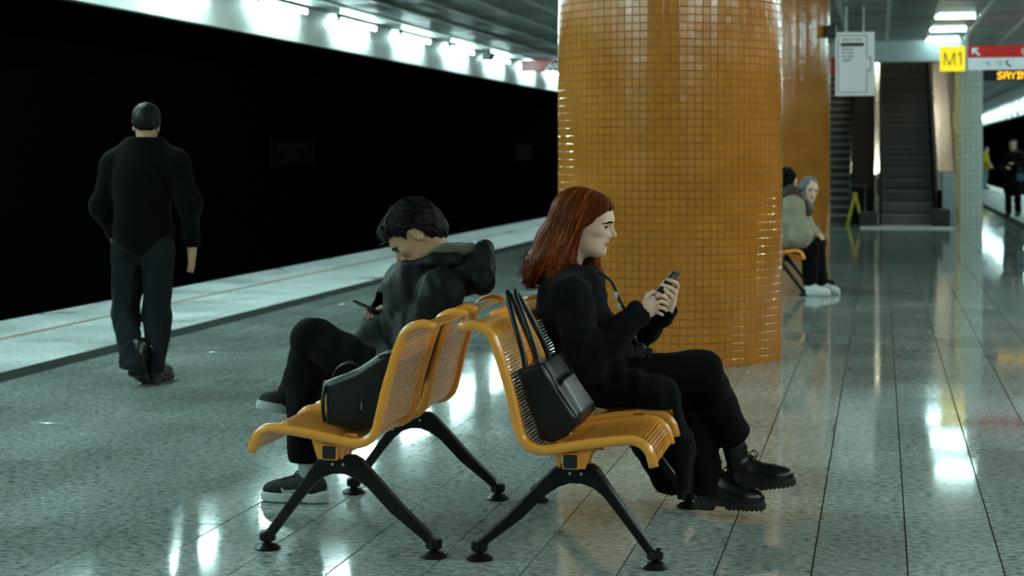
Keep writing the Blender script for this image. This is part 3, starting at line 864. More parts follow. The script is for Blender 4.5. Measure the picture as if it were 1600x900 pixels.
class Build:
    def __init__(s): s.V = []; s.F = []; s.M = []; s.n = 0
    def add(s, V, F, m=0):
        s.V.append(V); s.F.append(np.asarray(F) + s.n); s.n += len(V)
        s.M.append(np.full(len(F), m) if np.isscalar(m) else m)
    def obj(s, name, mats, parent=None, **kw):
        return mesh(name, np.concatenate(s.V), np.concatenate(s.F), mats, parent, smooth=True, fm=np.concatenate(s.M), **kw)

def head_field(male=False, nose=1., neck=True):
    j = 1.06 if male else 1.0
    fs = [el((-.014, 0, .034), (.097, .076, .094)), el((.040, 0, .048), (.057, .058, .055)), el((.028, 0, -.03), (.066, .06 * j, .088)),
          el((.045, 0, -.078), (.045, .046 * j, .036)), el((.074, 0, -.101), (.021, .022 * j, .017)),
          rc((.088, 0, .03), (.086, 0, -.05), .016, .012),
          rc((.076, -.034, .026), (.076, .034, .026), .017, .017)]
    f = uni(fs, .03)
    f = uni([f, el((.062, .043, -.014), (.026, .02, .02)), el((.062, -.043, -.014), (.026, .02, .02))], .02)
    for s in (-1, 1): f = sub(f, el((.103, s * .033, .005), (.020, .019, .0125)), .014)
    f = uni([f, el((.0795, .032, .003), (.0125, .016, .0115)), el((.0795, -.032, .003), (.0125, .016, .0115))], .006)
    f = uni([f, rc((.093, 0, .016), (.118 * nose, 0, -.024), .0065, .0095), el((.104, .011, -.031), (.010, .0075, .0075)), el((.104, -.011, -.031), (.010, .0075, .0075))], .010)
    f = uni([f, el((.090, 0, -.0575), (.011, .023, .0065)), el((.088, 0, -.0695), (.011, .02, .0068))], .007)
    f = sub(f, el((.103, 0, -.0635), (.010, .022, .0016)), .003)
    if neck: f = uni([f, rc((-.022, 0, -.06), (-.052, 0, -.21), .05 * j, .056 * j)], .035)
    ears = []
    for s in (-1, 1):
        e = sub(el((-.012, s * .074, -.005), (.019, .010, .032), axes((1, s * .35, -.2), (0.2, 0, 1))), el((-.006, s * .087, -.002), (.010, .009, .019)), .006)
        ears.append(e)
    return uni([f] + ears, .008)
def is_lip(q):
    return (((q[:, 0] - .094) / .016) ** 2 + (q[:, 1] / .0225) ** 2 + ((q[:, 2] + .0635) / .0115) ** 2 < 1)

def shoe(parent, heel, toe, up, L, boot, mats, name, lab=None, swoosh=0, shaft=None):
    """a shoe in its own axes: x heel to toe, z up from the sole; returns the part"""
    heel = np.array(heel, float); R = axes(np.array(toe, float) - heel, up)
    k = L / .28
    T = lambda V: (np.asarray(V) * k) @ R.T + heel
    um, sm_, lm = mats
    if boot:
        u = uni([el((.20, 0, .043), (.082, .044, .042)), el((.075, 0, .06), (.075, .038, .055)), rc((.06, 0, .07), (.055, 0, .19), .045, .05), rc((.10, 0, .085), (.19, 0, .05), .042, .036)], .03)
        u = cut(u, lambda p: .022 - p[:, 2], .004)
        so = uni([bx((.06, 0, .012), (.058, .038, .022), .01), bx((.19, 0, .014), (.095, .047, .018), .012)], .02)
        so = cut(so, uni([el((.19, 0, .01), (.105, .049, .2)), el((.07, 0, .01), (.085, .04, .2))], .02), .006)
        so = sub(so, bx((.105, 0, -.004), (.022, .06, .014), .004), .004)
        for q in range(9): so = sub(so, bx((.135 + q * .018, 0, -.006), (.003, .06, .010), .001), .001)
    else:
        u = uni([el((.21, 0, .045), (.07, .042, .038)), el((.07, 0, .06), (.07, .036, .052)), rc((.05, 0, .07), (.06, 0, .105), .036, .036), rc((.10, 0, .08), (.20, 0, .048), .038, .034)], .03)
        u = cut(u, lambda p: .03 - p[:, 2], .004)
        so = cut(bx((.14, 0, .018), (.15, .06, .02), .008), uni([el((.20, 0, .02), (.088, .05, .2)), el((.06, 0, .02), (.075, .042, .2))], .04), .008)
        so = uni([so, el((.02, 0, .035), (.03, .034, .018))], .02)
    V, F = sdf_mesh(u, (-.05, -.08, -.01), (.32, .08, .27), .0045)
    o = mesh(name, T(V), F, um, parent, smooth=True)
    if lab: o['label'] = lab
    V, F = sdf_mesh(so, (-.05, -.09, -.03), (.33, .09, .09), .0045)
    mesh('sole', T(V), F, sm_, o, smooth=True)
    def onto(x, z, side, f=u):
        y = side * .085
        for _ in range(80):
            d = f(np.array([[x, y, z]]))[0]
            if d < .0008: break
            y -= side * d * .8
        return (x, y, z)
    def top(x, y):
        z = .16
        for _ in range(80):
            d = u(np.array([[x, y, z]]))[0]
            if d < .003: break
            z -= d * .8
        return (x, y, z)
    q = MB()
    for i in range(6 if boot else 5):
        x = .115 + i * .018
        a, b = [], []
        for t in np.linspace(-1, 1, 7):
            a.append(top(x + .008 * t, t * .02)); b.append(top(x - .008 * t, t * .02))
        q.tube(T(a), .0028 * k, 5); q.tube(T(b), .0028 * k, 5)
    if boot:
        for i in range(4):
            z = .105 + i * .022
            for s in (1, -1): q.tube(T([(.104, -s * .018, z), (.109, 0, z + .008), (.104, s * .018, z + .016)]), .0028 * k, 5)
    bx0 = (.112, 0, .15) if boot else (.10, 0, .118)
    for s in (-1, 1):
        lp = smooth_path([bx0, (bx0[0] + .02, s * .018, bx0[2] + .012), (bx0[0] + .034, s * .03, bx0[2] - .012), (bx0[0] + .02, s * .02, bx0[2] - .018), bx0], 12)
        q.tube(T(lp), .0026 * k, 5)
        q.tube(T(smooth_path([bx0, (bx0[0] + .014, s * .012, bx0[2] - .02), (bx0[0] + .018, s * .022, bx0[2] - .055)], 8)), .0026 * k, 5)
    q.build('laces', lm, o, smooth=True)
    if swoosh:
        c = smooth_path([(.185, .062), (.175, .046), (.155, .044), (.12, .052), (.075, .072)], 14)
        w = np.interp(np.linspace(0, 1, 14), [0, .12, .3, .6, 1], [.001, .006, .0075, .005, .0004])
        V = []
        for (x, z), ww in zip(c, w):
            for e in (-1, 1):
                p = np.array(onto(x - e * ww * .4, z + e * ww, swoosh)); p[1] += swoosh * .0012; V.append(p)
        Fq = [(2 * i, 2 * i + 1, 2 * i + 3, 2 * i + 2) for i in range(13)]
        mesh('curved_logo', T(V), Fq, M['white_rubber'], o, label='white curved tick logo')
    return o

def phone(c, u, w, label, lit, L=.15, Wd=.072, th=.0085):
    """long axis u, screen width axis w; the screen looks along u x w"""
    u = np.array(u, float); u /= np.linalg.norm(u); w = np.array(w, float); w -= u * (u @ w); w /= np.linalg.norm(w)
    n = np.cross(u, w); R = np.stack([u, w, n], 1); c = np.array(c)
    def bld(lo, hi, b, m, nm, par, **kw):
        q = MB().box(lo, hi, b=b); V = np.array(q.V) @ R.T + c
        return mesh(nm, V, q.F, m, par, **kw)
    o = bld((-L / 2, -Wd / 2, -th / 2), (L / 2, Wd / 2, th / 2), .003, M['black_plastic'], 'phone', None, origin=tuple(c), label=label, cat='phone')
    bld((-L / 2 + .004, -Wd / 2 + .003, th / 2 - .001), (L / 2 - .004, Wd / 2 - .003, th / 2 + .0004), 0, M[lit], 'screen', o)
    q = bld((L / 2 - .04, -Wd / 2 + .006, -th / 2 - .002), (L / 2 - .008, -Wd / 2 + .034, -th / 2 + .001), .001, M['glass_dark'], 'lens_cover', o)
    return o, R, c

# ------------------------------------------------------------------ the red-haired woman on the right bench
YW = 6.64
A = lambda px, py, dy=0.: at(px, py, YW + dy)
def strip_on(f, c, R, pts, r, n=6):
    """a thin tube laid on a field, points given in the field's local axes (looking along +x)"""
    out = []
    for y, z in pts:
        x = .16
        for _ in range(60):
            d = f(np.array([[x, y, z]]))[0]
            if d < .0006: break
            x -= d * .8
        out.append((x, y, z))
    return MB().tube(np.array(out) @ R.T + c, r, n)
def face_bits(person, hf, c, R, brow_m, gaze, lid=True):
    for s in (-1, 1):
        V, F = sdf_mesh(lambda p: np.linalg.norm(p - np.array((.0805, s * .032, .0015)), axis=1) - .0122, (.06, s * .032 - .02, -.02), (.10, s * .032 + .02, .02), .002)
        gd = np.array(gaze) / np.linalg.norm(gaze)
        qn = (V - np.array((.0805, s * .032, .0015))) / .0122
        fm = ((qn[F].mean(1) @ gd) > .72).astype(int)
        mesh('eye', V @ R.T + c, F, [M['eye_white'], M['iris']], person, smooth=True, fm=fm)
        strip_on(hf, c, R, [(s * (.014 + .0085 * i), .0235 + .0022 * i - .0008 * i * i) for i in range(6)], [.003, .0044, .0046, .004, .003, .002]).build('eyebrow', brow_m, person, smooth=True)
        strip_on(hf, c, R, [(s * (.019 + .0045 * i), .0035 + .0026 * math.sin(i / 6 * math.pi) - .0003 * i) for i in range(7)], .0034).build('eyelashes', brow_m, person, smooth=True)
def hand(prims_palm, fingers, thumb, k=.006):
    """palm primitives and five finger polylines with radii -> one field"""
    fs = list(prims_palm)
    f = uni(fs, .014)
    parts = []
    for P, r in fingers + [thumb]:
        rr = np.linspace(r, r * .82, len(P))
        parts.append(uni([rc(P[i], P[i + 1], rr[i], rr[i + 1]) for i in range(len(P) - 1)], .003))
    def g(p):
        d = f(p); m = None
        for q in parts:
            e = q(p); m = e if m is None else np.minimum(m, e)
        return smin(d, m, k)
    return g
def bbox(*pts, pad=.05):
    P = np.array(pts); return P.min(0) - pad, P.max(0) + pad
# skeleton
hc = A(915, 349)
RH = axes((math.cos(math.radians(-10)), -.06, math.sin(math.radians(-10))), (.16, 0, 1))
HW = 1.0
neck0 = hc + RH @ np.array((-.052, 0, -.2))
pelvis = np.array((AX + .40, YW, .55)); chest = np.array((AX + .30, YW, .83)); abd = np.array((AX + .345, YW, .68))
shR, shL = A(890, 462, -.165), A(905, 458, .165)
elR, wrR = A(914, 572, -.23), A(998, 489, -.10)
elL, wrL = A(965, 560, .20), A(1042, 483, .05)
hipR, hipL = pelvis + (.02, -.09, -.01), pelvis + (.02, .09, -.01)
knR, anR = A(1098, 577, .0), A(1140, 688, .17)
knL, anL = A(1070, 612, .12), A(1100, 745, .14)
woman_origin = (pelvis[0], YW, .44)
hf = head_field(nose=1.03)
hw = inframe(hf, hc, RH)
bw = Build()
V, F = sdf_mesh(hf, (-.14, -.11, -.215), (.15, .11, .15), .003)
fm = is_lip(V[F].mean(1)).astype(int)
bw.add(V @ RH.T + hc, F, fm)
core = uni([el(pelvis, (.13, .155, .11)), rc(pelvis, abd, .11, .10), el(chest, (.095, .145, .15)), rc(shR, shL, .045, .045), rc(chest, neck0, .08, .05),
            rc(shR, elR, .042, .034), rc(elR, wrR, .034, .024), rc(shL, elL, .042, .034), rc(elL, wrL, .034, .024),
            rc(hipR, knR, .072, .05), rc(knR, anR, .05, .034), rc(hipL, knL, .072, .05), rc(knL, anL, .05, .034)], .03)
lo, hi = bbox(pelvis, chest, neck0, shR, shL, elR, elL, wrR, wrL, knR, knL, anR, anL, pad=.17)
V, F = sdf_mesh(core, lo, hi, .011); bw.add(V, F)
# phone and hands
ph_u = np.array((.64, 0., .77)); pv_ = np.array((.77, 0, -.64)); ph_w = -.3 * pv_ + .95 * np.array((0, -1., 0))
phc = A(1038, 448, -.02)
phone(phc, ph_u, -ph_w, 'black phone held up in both hands by the red-haired woman', 'screen')
nR = lambda px, py, dy: A(px, py, dy)
kn = [nR(1020, 467, -.075), nR(1022, 475, -.08), nR(1022, 483, -.078), nR(1020, 490, -.07)]
fin = [([kn[0], nR(1030, 461, -.085), nR(1039, 464, -.066), nR(1042, 467, -.045)], .0088), ([kn[1], nR(1033, 471, -.088), nR(1041, 474, -.066), nR(1043, 477, -.048)], .0088),
       ([kn[2], nR(1031, 480, -.086), nR(1039, 483, -.066), nR(1041, 485, -.05)], .0084), ([kn[3], nR(1027, 488, -.08), nR(1033, 491, -.064), nR(1035, 492, -.05)], .0074)]
palm = [rc(wrR, nR(1012, 478, -.085), .024, .021), rc(nR(1004, 486, -.09), kn[0], .02, .0105), rc(nR(1006, 489, -.09), kn[1], .02, .0105), rc(nR(1006, 492, -.09), kn[2], .02, .010), rc(nR(1006, 494, -.085), kn[3], .019, .009), rc(elR + (wrR - elR) * .75, wrR, .03, .025)]
th = ([nR(1005, 478, -.075), nR(1012, 461, -.065), nR(1020, 456, -.055), nR(1028, 458, -.045)], .0098)
hr = hand(palm, fin, th)
lo, hi = bbox(wrR, *kn, fin[0][0][1], pad=.055); V, F = sdf_mesh(hr, lo, hi, .0024); bw.add(V, F)
kl = [nR(1058, 447, .02), nR(1053, 456, .02), nR(1048, 464, .02), nR(1043, 471, .02)]
finL = [([kl[0], nR(1057, 443, -.035), nR(1050, 439, -.062), nR(1044, 437, -.07)], .0084), ([kl[1], nR(1051, 452, -.038), nR(1043, 448, -.065), nR(1035, 445, -.07)], .0086),
        ([kl[2], nR(1047, 461, -.038), nR(1042, 456, -.064), nR(1039, 452, -.068)], .0084), ([kl[3], nR(1042, 469, -.036), nR(1039, 465, -.058), nR(1037, 462, -.062)], .0074)]
palmL = [rc(wrL, nR(1048, 466, .04), .023, .02)] + [rc(nR(1046, 474, .045), k_, .018, .0105) for k_ in kl] + [rc(elL + (wrL - elL) * .75, wrL, .03, .024)]
thL = ([nR(1042, 470, .05), nR(1033, 452, .045), nR(1038, 442, .035), nR(1046, 435, .028)], .0095)
hl = hand(palmL, finL, thL)
lo, hi = bbox(wrL, *kl, finL[1][0][3], pad=.055); V, F = sdf_mesh(hl, lo, hi, .0024); bw.add(V, F)
woman = bw.obj('person', [M['skin'], M['lips']], origin=woman_origin,
               label='woman with long red hair in a black coat, sitting and looking at her phone', cat='person')
face_bits(woman, hf, hc, RH, M['brow_dark'], (.93, 0, -.37))
ra, rb = np.array(fin[0][0][0]), np.array(fin[0][0][1]); rp = ra + (rb - ra) * .62; rd = (rb - ra) / np.linalg.norm(rb - ra)
MB().tube([rp - rd * .0025, rp + rd * .0025], .0102, 14).build('ring', M['silver'], woman, smooth=True)
# coat: torso, sleeves and the long skirt that falls over the seat
cz = lambda *a: np.array(a, float)
coat_f = uni([el(pelvis + (0, 0, .0), (.165, .20, .135)), rc(pelvis, abd, .155, .145), el(chest + (-.02, 0, 0), (.14, .20, .18)), rc(shR + (-.015, -.01, 0), shL + (-.015, .01, 0), .074, .074), rc(chest + (0, 0, .05), neck0 + (0, 0, .012), .10, .062),
              rc(shR, elR, .074, .07), rc(elR, elR + (wrR - elR) * .97, .062, .05), rc(shL, elL, .066, .06), rc(elL, elL + (wrL - elL) * .97, .06, .048)], .035)
skirt = uni([rc(A(1030, 622, -.06), A(1062, 700, -.05), .07, .05), rc(A(1062, 700, -.05), A(1068, 758, -.04), .05, .03), rc(A(1030, 622, .05), A(1064, 700, .06), .06, .045), rc(A(1064, 700, .06), A(1072, 758, .06), .045, .028), rc(pelvis + (.02, -.13, -.02), A(1030, 622, -.19), .10, .075), rc(A(1030, 625, -.19), A(1058, 700, -.17), .07, .055), rc(A(1056, 695, -.17), A(1062, 756, -.15), .058, .035),
             rc(A(978, 650, -.15), A(1036, 762, -.12), .06, .028), rc(A(1015, 650, -.15), A(1052, 765, -.10), .07, .04), rc(A(990, 650, -.05), A(1036, 765, -.0), .06, .03),
             rc(pelvis + (.05, .1, 0), A(1040, 605, .12), .10, .07)], .05)
seatcut = lambda p: np.maximum(np.maximum(p[:, 2] - .468, p[:, 0] - (AX + .70)), p[:, 1] - 6.95)
skirt = uni([skirt, rc(pelvis + (.05, .2, -.02), A(985, 628, .36), .09, .06), rc(A(975, 640, .37), A(1030, 752, .37), .055, .03), rc(A(1000, 640, .37), A(1045, 755, .37), .06, .04), rc(A(1030, 640, .36), A(1058, 755, .36), .06, .04)], .05)
coat_all = folds(folds(uni([coat_f, skirt], .05), .0045, 26, 3), .002, 60, 4)
coat_all = sub(coat_all, seatcut, .02)
coat_all = sub(coat_all, backrest(1), .015)
cutR = lambda p: .055 - np.linalg.norm(p - (wrR + (wrR - elR) / np.linalg.norm(wrR - elR) * .045), axis=1)
coat_all = sub(coat_all, rc(wrR, wrR + (wrR - elR) * .3, .029, .05), .006)
coat_all = sub(coat_all, rc(wrL, wrL + (wrL - elL) * .3, .027, .05), .006)
coat_all = sub(coat_all, rc(neck0 + RH @ cz(.02, 0, .0), neck0 + RH @ cz(.03, 0, .12), .055, .075), .012)
lo, hi = bbox(pelvis, chest, neck0, shR, shL, elR, elL, wrR, wrL, A(1062, 775, -.15), pad=.2)
V, F = sdf_mesh(coat_all, lo, hi, .0075)
coat_o = mesh('coat', V, F, M['coat'], woman, smooth=True)
collar = folds(sub(uni([rc(neck0 + cz(-.03, -.08, .0), neck0 + cz(.08, -.035, -.04), .03, .026), rc(neck0 + cz(-.03, .08, .0), neck0 + cz(.08, .035, -.04), .03, .026), rc(neck0 + cz(-.055, -.06, .005), neck0 + cz(-.055, .06, .005), .03, .03),
                      rc(neck0 + cz(.08, -.04, -.04), neck0 + cz(.115, -.03, -.15), .026, .018), rc(neck0 + cz(.08, .04, -.04), neck0 + cz(.115, .03, -.15), .026, .018)], .03),
                    rc(neck0, neck0 + RH @ cz(.03, 0, .12), .05, .07), .01), .003, 50, 8)
lo, hi = bbox(neck0, neck0 + cz(.1, 0, -.14), pad=.13); V, F = sdf_mesh(collar, lo, hi, .005); mesh('collar', V, F, M['coat'], coat_o, smooth=True)
troR = uni([rc(hipR, knR, .098, .074), rc(knR, A(1118, 625, .1), .075, .075), rc(A(1118, 625, .1), A(1152, 695, .165), .075, .071)], .02)
cd_ = A(1143, 672, .155) - A(1110, 610, .08); cd_ /= np.linalg.norm(cd_)
troR = sub(troR, lambda p: -((p - A(1147, 681, .16)) @ cd_), .008)
troL = uni([rc(hipL, knL, .10, .078), rc(knL, A(1088, 690, .14), .078, .078), rc(A(1088, 690, .14), A(1108, 778, .16), .078, .066)], .02)
tro = folds(uni([troR, troL], .015), .004, 30, 5)
tro = cut(tro, lambda p: .085 - p[:, 2], .006)
lo, hi = bbox(pelvis, knR, knL, anR, anL, pad=.16); V, F = sdf_mesh(tro, lo, hi, .0075); mesh('trousers', V, F, M['trousers'], woman, smooth=True)
bm3 = (M['boot'], M['sole'], M['lace'])
shoe(woman, A(1139, 770, .17) , A(1242, 757, .16), (-.12, 0, 1), .262, True, bm3, 'boot')
hl_ = A(1085, 802, .16); hl_[2] = .0335; tl_ = A(1195, 802, .15); tl_[2] = .0335
shoe(woman, hl_, tl_, (0, 0, 1), .275, True, bm3, 'boot')
# hair
HL = np.array([(-.30, .02), (-.14, .005), (-.107, -.002), (-.06, -.002), (-.02, .006), (-.005, .017), (.017, .040), (.042, .056), (.058, .072), (.072, .088), (.08, .108), (.088, .2), (.1, .3)])
open_face = lambda q: (np.interp(q[:, 2], HL[:, 0], HL[:, 1]) - q[:, 0]) * .6
cap = uni([el((-.022, 0, .030), (.110, .090, .105)), el((.036, 0, .056), (.070, .070, .062))], .03)
fall = uni([rc((-.05, 0, .03), (-.10, 0, -.10), .085, .075), rc((-.10, .0, -.10), (-.145, 0, -.20), .075, .06), rc((-.02, -.055, .0), (-.045, -.075, -.14), .038, .036), rc((-.045, -.075, -.14), (-.06, -.10, -.215), .036, .03),
            rc((-.02, .055, .0), (.01, .078, -.13), .038, .034), rc((.01, .078, -.13), (.052, .085, -.215), .033, .028), rc((.052, .085, -.215), (.07, .08, -.25), .028, .018),
            rc((-.11, -.06, -.16), (-.16, -.075, -.225), .045, .03), rc((-.12, .06, -.16), (-.16, .07, -.22), .045, .03), rc((-.155, 0, -.2), (-.175, -.02, -.235), .05, .03)], .04)
hairf = uni([cap, fall], .04)
hairf = cut(hairf, lambda q: -open_face(q), .008)
hairf = uni([hairf, rc((.0, .07, -.06), (.02, .075, -.13), .03, .034), rc((.02, .075, -.13), (.062, .08, -.20), .034, .032), rc((.062, .08, -.20), (.09, .075, -.235), .03, .016)], .02)
hairf = sub(hairf, rc((.01, 0, -.08), (-.01, 0, -.22), .052, .055), .01)
def wav(q):
    th_ = np.arctan2(q[:, 1], q[:, 0] + .03)
    return hairf(q) + .0022 * np.sin(th_ * 22 + 3 * np.sin(q[:, 2] * 18)) + .003 * np.sin(q[:, 2] * 60 + th_ * 9) * np.clip((-q[:, 2] - .12) * 8, 0, 1)
V, F = sdf_mesh(wav, (-.26, -.17, -.29), (.13, .17, .16), .004)
hair = mesh('hair', V @ RH.T + hc, F, M['red_hair'], woman, smooth=True)
def grad(f, p, e=.002):
    return np.stack([f(p + np.eye(3)[i] * e) - f(p - np.eye(3)[i] * e) for i in range(3)], 1) / (2 * e)
def strands(f, roots, steps, ds, r, curl, seed, lift=.0015, bias=(-.25, 0, -1.)):
    rg = np.random.default_rng(seed); p = roots.copy(); paths = [p.copy()]; n = len(p)
    dirn = np.array(bias) + rg.normal(0, .06, (n, 3)); nst = rg.integers(int(steps * .75), steps, n)
    stop = np.zeros(n, bool)
    for k in range(steps):
        g = grad(f, p); g /= np.linalg.norm(g, axis=1)[:, None] + 1e-9
        d = dirn.copy(); d[:, 1] += np.sign(p[:, 1]) * .5 * np.clip((p[:, 2] - .05) * 12, 0, 1)
        d -= g * (d * g).sum(1)[:, None]; d /= np.linalg.norm(d, axis=1)[:, None] + 1e-9
        p2 = p + d * ds
        p2 -= g * (f(p2) - lift)[:, None] * .9
        stop |= (k > nst) | (p2[:, 2] > p[:, 2] + .004)
        p = np.where(stop[:, None], p, p2); paths.append(p.copy())
    P = np.stack(paths, 1); mb = MB()
    for i in range(n):
        q = P[i]; m = np.r_[True, np.linalg.norm(np.diff(q, axis=0), axis=1) > ds * .2]; q = q[m]
        if len(q) < 5: continue
        if curl and q[-1][2] < -.12:
            t = q[-1] - q[-2]; t /= np.linalg.norm(t); o = rg.normal(0, 1, 3); o -= t * (o @ t); o /= np.linalg.norm(o); R_ = rg.uniform(.007, .016)
            a = np.linspace(0, rg.uniform(2.5, 5), 9)[1:]
            q = np.vstack([q, q[-1] + R_ * (np.sin(a)[:, None] * t + (1 - np.cos(a))[:, None] * o)])
        w = r * rg.uniform(.6, 1.3) * np.interp(np.linspace(0, 1, len(q)), [0, .1, .8, 1], [.5, 1, 1, .3])
        mb.tube(q @ RH.T + hc, w, 4, cap=False)
    return mb
rg = np.random.default_rng(5); n = 620
roots = np.stack([rg.uniform(-.09, .078, n), rg.normal(0, .006, n) + np.sign(rg.normal(size=n)) * .004, np.full(n, .12)], 1)
roots[n // 2:, 1] = rg.uniform(-.085, .085, n - n // 2); roots[n // 2:, 0] = rg.uniform(-.11, .03, n - n // 2); roots[n // 2:, 2] = rg.uniform(-.05, .1, n - n // 2)
for _ in range(12):
    g = grad(hairf, roots); roots -= g * hairf(roots)[:, None] * .8
keep = np.abs(hairf(roots)) < .004
sb_ = strands(hairf, roots[keep], 34, .011, .0017, True, 4)
thick = strands(hairf, roots[keep][::3], 34, .011, .0042, True, 14, .0005)
sb_.add(thick.V, thick.F, 1)
sb_.build('strands', [M['red_strand'], M['red_hair']], hair, smooth=True, kind='stuff')
# small camera with strap in her lap
cp = A(1004, 550, -.13)
ca = thing('camera', tuple(cp), 'small black camera hanging at the waist of the red-haired woman', 'camera')
MB().box(tuple(cp - (.03, .02, .024)), tuple(cp + (.012, .025, .024)), b=.006).build('body', M['black_plastic'], ca)
q = MB().tube([cp + (.01, -.0, 0), cp + (.032, -.005, -.004)], .02, 14); q.build('lens', M['glass_dark'], ca, smooth=False)
MB().box(tuple(cp + (-.02, -.012, .022)), tuple(cp + (.004, .012, .033)), b=.003).build('viewfinder', M['black_plastic'], ca)
MB().tube(smooth_path([cp + (-.02, -.01, .03), A(984, 500, -.12), A(968, 468, -.09), A(955, 440, -.05), A(935, 425, -.04)], 16), .006, 6).build('neck_strap', M['strap'], ca, smooth=True)
MB().box(tuple(A(962, 461, -.12) - (.008, .004, .012)), tuple(A(962, 461, -.12) + (.008, .004, .012)), b=.002).build('strap_tag', M['white_rubber'], ca)
MB().box(tuple(A(967, 479, -.125) - (.006, .004, .012)), tuple(A(967, 479, -.125) + (.006, .004, .012)), b=.002).build('strap_tag', M['white_rubber'], ca)

# ------------------------------------------------------------------ the young man on the left bench
YM = 6.62
B_ = lambda px, py, dy=0.: at(px, py, YM + dy)
hc2 = B_(652, 369)
pt = math.radians(44)
RM = axes((-math.cos(pt), -.10, -math.sin(pt)), (-math.sin(pt), 0, math.cos(pt)))
hfm = head_field(True, 1.05)
neckm = hc2 + RM @ np.array((-.10, 0, -.13)); 
pel = np.array((AX - .40, YM, .55)); che = np.array((AX - .33, YM, .83)); abm = np.array((AX - .35, YM, .68))
neckm = B_(690, 436)
sR_, sL_ = B_(690, 452, -.185), B_(680, 450, .185)          # near (his left) and far shoulder
eN, wN = B_(652, 556, -.24), B_(612, 494, -.10)
eF, wF = B_(640, 548, .22), B_(605, 505, .07)
hN, hF = pel + (-.02, -.09, -.01), pel + (-.02, .09, -.01)
kN, aN = B_(487, 528, -.02), B_(450, 632, .26)
kF, aF = B_(483, 560, .11), B_(478, 720, .10)
bw = Build()
nl_ = RM.T @ (B_(694, 428) - hc2)
headm = uni([head_field(True, 1.05, False), rc((-.045, 0, -.03), nl_, .054, .06)], .03)
V, F = sdf_mesh(headm, (-.24, -.12, -.26), (.15, .12, .15), .0032)
bw.add(V @ RM.T + hc2, F, is_lip(V[F].mean(1)).astype(int))
core = uni([el(pel, (.13, .16, .11)), rc(pel, abm, .11, .10), el(che, (.10, .16, .15)), rc(sR_, sL_, .05, .05), rc(che, B_(694, 428), .07, .05),
            rc(sR_, eN, .045, .036), rc(eN, wN, .036, .026), rc(sL_, eF, .045, .036), rc(eF, wF, .036, .026),
            rc(hN, kN, .075, .052), rc(kN, aN, .052, .036), rc(hF, kF, .075, .052), rc(kF, aF, .052, .036)], .03)
lo, hi = bbox(pel, che, neckm, sR_, sL_, eN, eF, wN, wF, kN, kF, aN, aF, pad=.17)
V, F = sdf_mesh(core, lo, hi, .011); bw.add(V, F)
pc = B_(582, 483, -.04)
pu = B_(551, 470, -.04) - B_(613, 496, -.04)
phone(pc, pu, (0, -.92, .25), 'black phone in the hand of the young man on the left bench', 'glass_dark', L=.158)
kN_ = [B_(586, 494, -.02), B_(590, 497, -.02), B_(595, 500, -.02), B_(600, 502, -.02)]
finN = [([k_, k_ + (-.018, -.03, -.008), k_ + (-.02, -.055, .006), k_ + (-.012, -.066, .02)], .0088) for k_ in kN_]
palmN = [rc(wN, B_(602, 494, -.05), .027, .022)] + [rc(B_(606, 497, -.05), k_, .018, .011) for k_ in kN_] + [rc(eN + (wN - eN) * .75, wN, .034, .028)]
thN = ([B_(612, 488, -.075), B_(604, 480, -.08), B_(596, 480, -.072), B_(589, 484, -.062)], .0105)
hn = hand(palmN, finN, thN)
lo, hi = bbox(wN, *kN_, thN[0][1], pad=.075); V, F = sdf_mesh(hn, lo, hi, .0026); bw.add(V, F)
kF_ = [B_(582, 496, .03), B_(586, 499, .035), B_(591, 502, .035), B_(596, 505, .035)]
palmF = [rc(wF, B_(596, 500, .05), .027, .021)] + [rc(B_(600, 503, .05), k_, .017, .011) for k_ in kF_] + [rc(eF + (wF - eF) * .75, wF, .034, .028)]
finF = [([k_, k_ + (-.012, -.02, -.014), k_ + (-.01, -.045, -.012), k_ + (0, -.06, -.004)], .0086) for k_ in kF_]
hn2 = hand(palmF, finF, ([B_(598, 497, .06), B_(590, 488, .058), B_(583, 482, .045), B_(577, 480, .03)], .0105))
lo, hi = bbox(wF, *kF_, pad=.075); V, F = sdf_mesh(hn2, lo, hi, .0026); bw.add(V, F)
man = bw.obj('person', [M['skin_man'], M['lips']], origin=(pel[0], YM, .44),
             label='young man with black hair in a dark hooded parka, bent over his phone', cat='person')
face_bits(man, headm, hc2, RM, M['black_hair'], (.9, 0, -.42))
# short thick hair
hm = cut(uni([el((-.02, 0, .045), (.112, .092, .105)), el((.06, 0, .095), (.052, .062, .035)), el((-.075, 0, -.02), (.05, .066, .065))], .04),
         lambda q: -np.minimum((np.sqrt(((q[:, 0] - .125) / .105) ** 2 + ((q[:, 2] + .03) / .105) ** 2) - 1) * .1,
                    np.sqrt(((q[:, 0] + .0) / .036) ** 2 + ((q[:, 2] + .02) / .05) ** 2) * .045 - .045 + np.where(np.abs(q[:, 1]) < .05, .1, 0)), .008)
def tuft(q):
    a = np.arctan2(q[:, 1], q[:, 0]); b = np.arctan2(q[:, 2], np.hypot(q[:, 0], q[:, 1]))
    return hm(q) + .003 * np.sin(a * 17 + 4 * b) * np.sin(b * 13 + 2 * a) - .0015 * np.sin(a * 41 + b * 23)
V, F = sdf_mesh(tuft, (-.17, -.13, -.12), (.15, .13, .18), .0035)
hairm = mesh('hair', V @ RM.T + hc2, F, M['black_hair'], man, smooth=True)
rg = np.random.default_rng(9); mb = MB()
d = rg.normal(size=(900, 3)); d[:, 2] = np.abs(d[:, 2]) * .9; d /= np.linalg.norm(d, axis=1)[:, None]
p = np.array((-.02, 0, .045)) + d * .12
for _ in range(12):
    g = grad(hm, p); p -= g * hm(p)[:, None] * .8
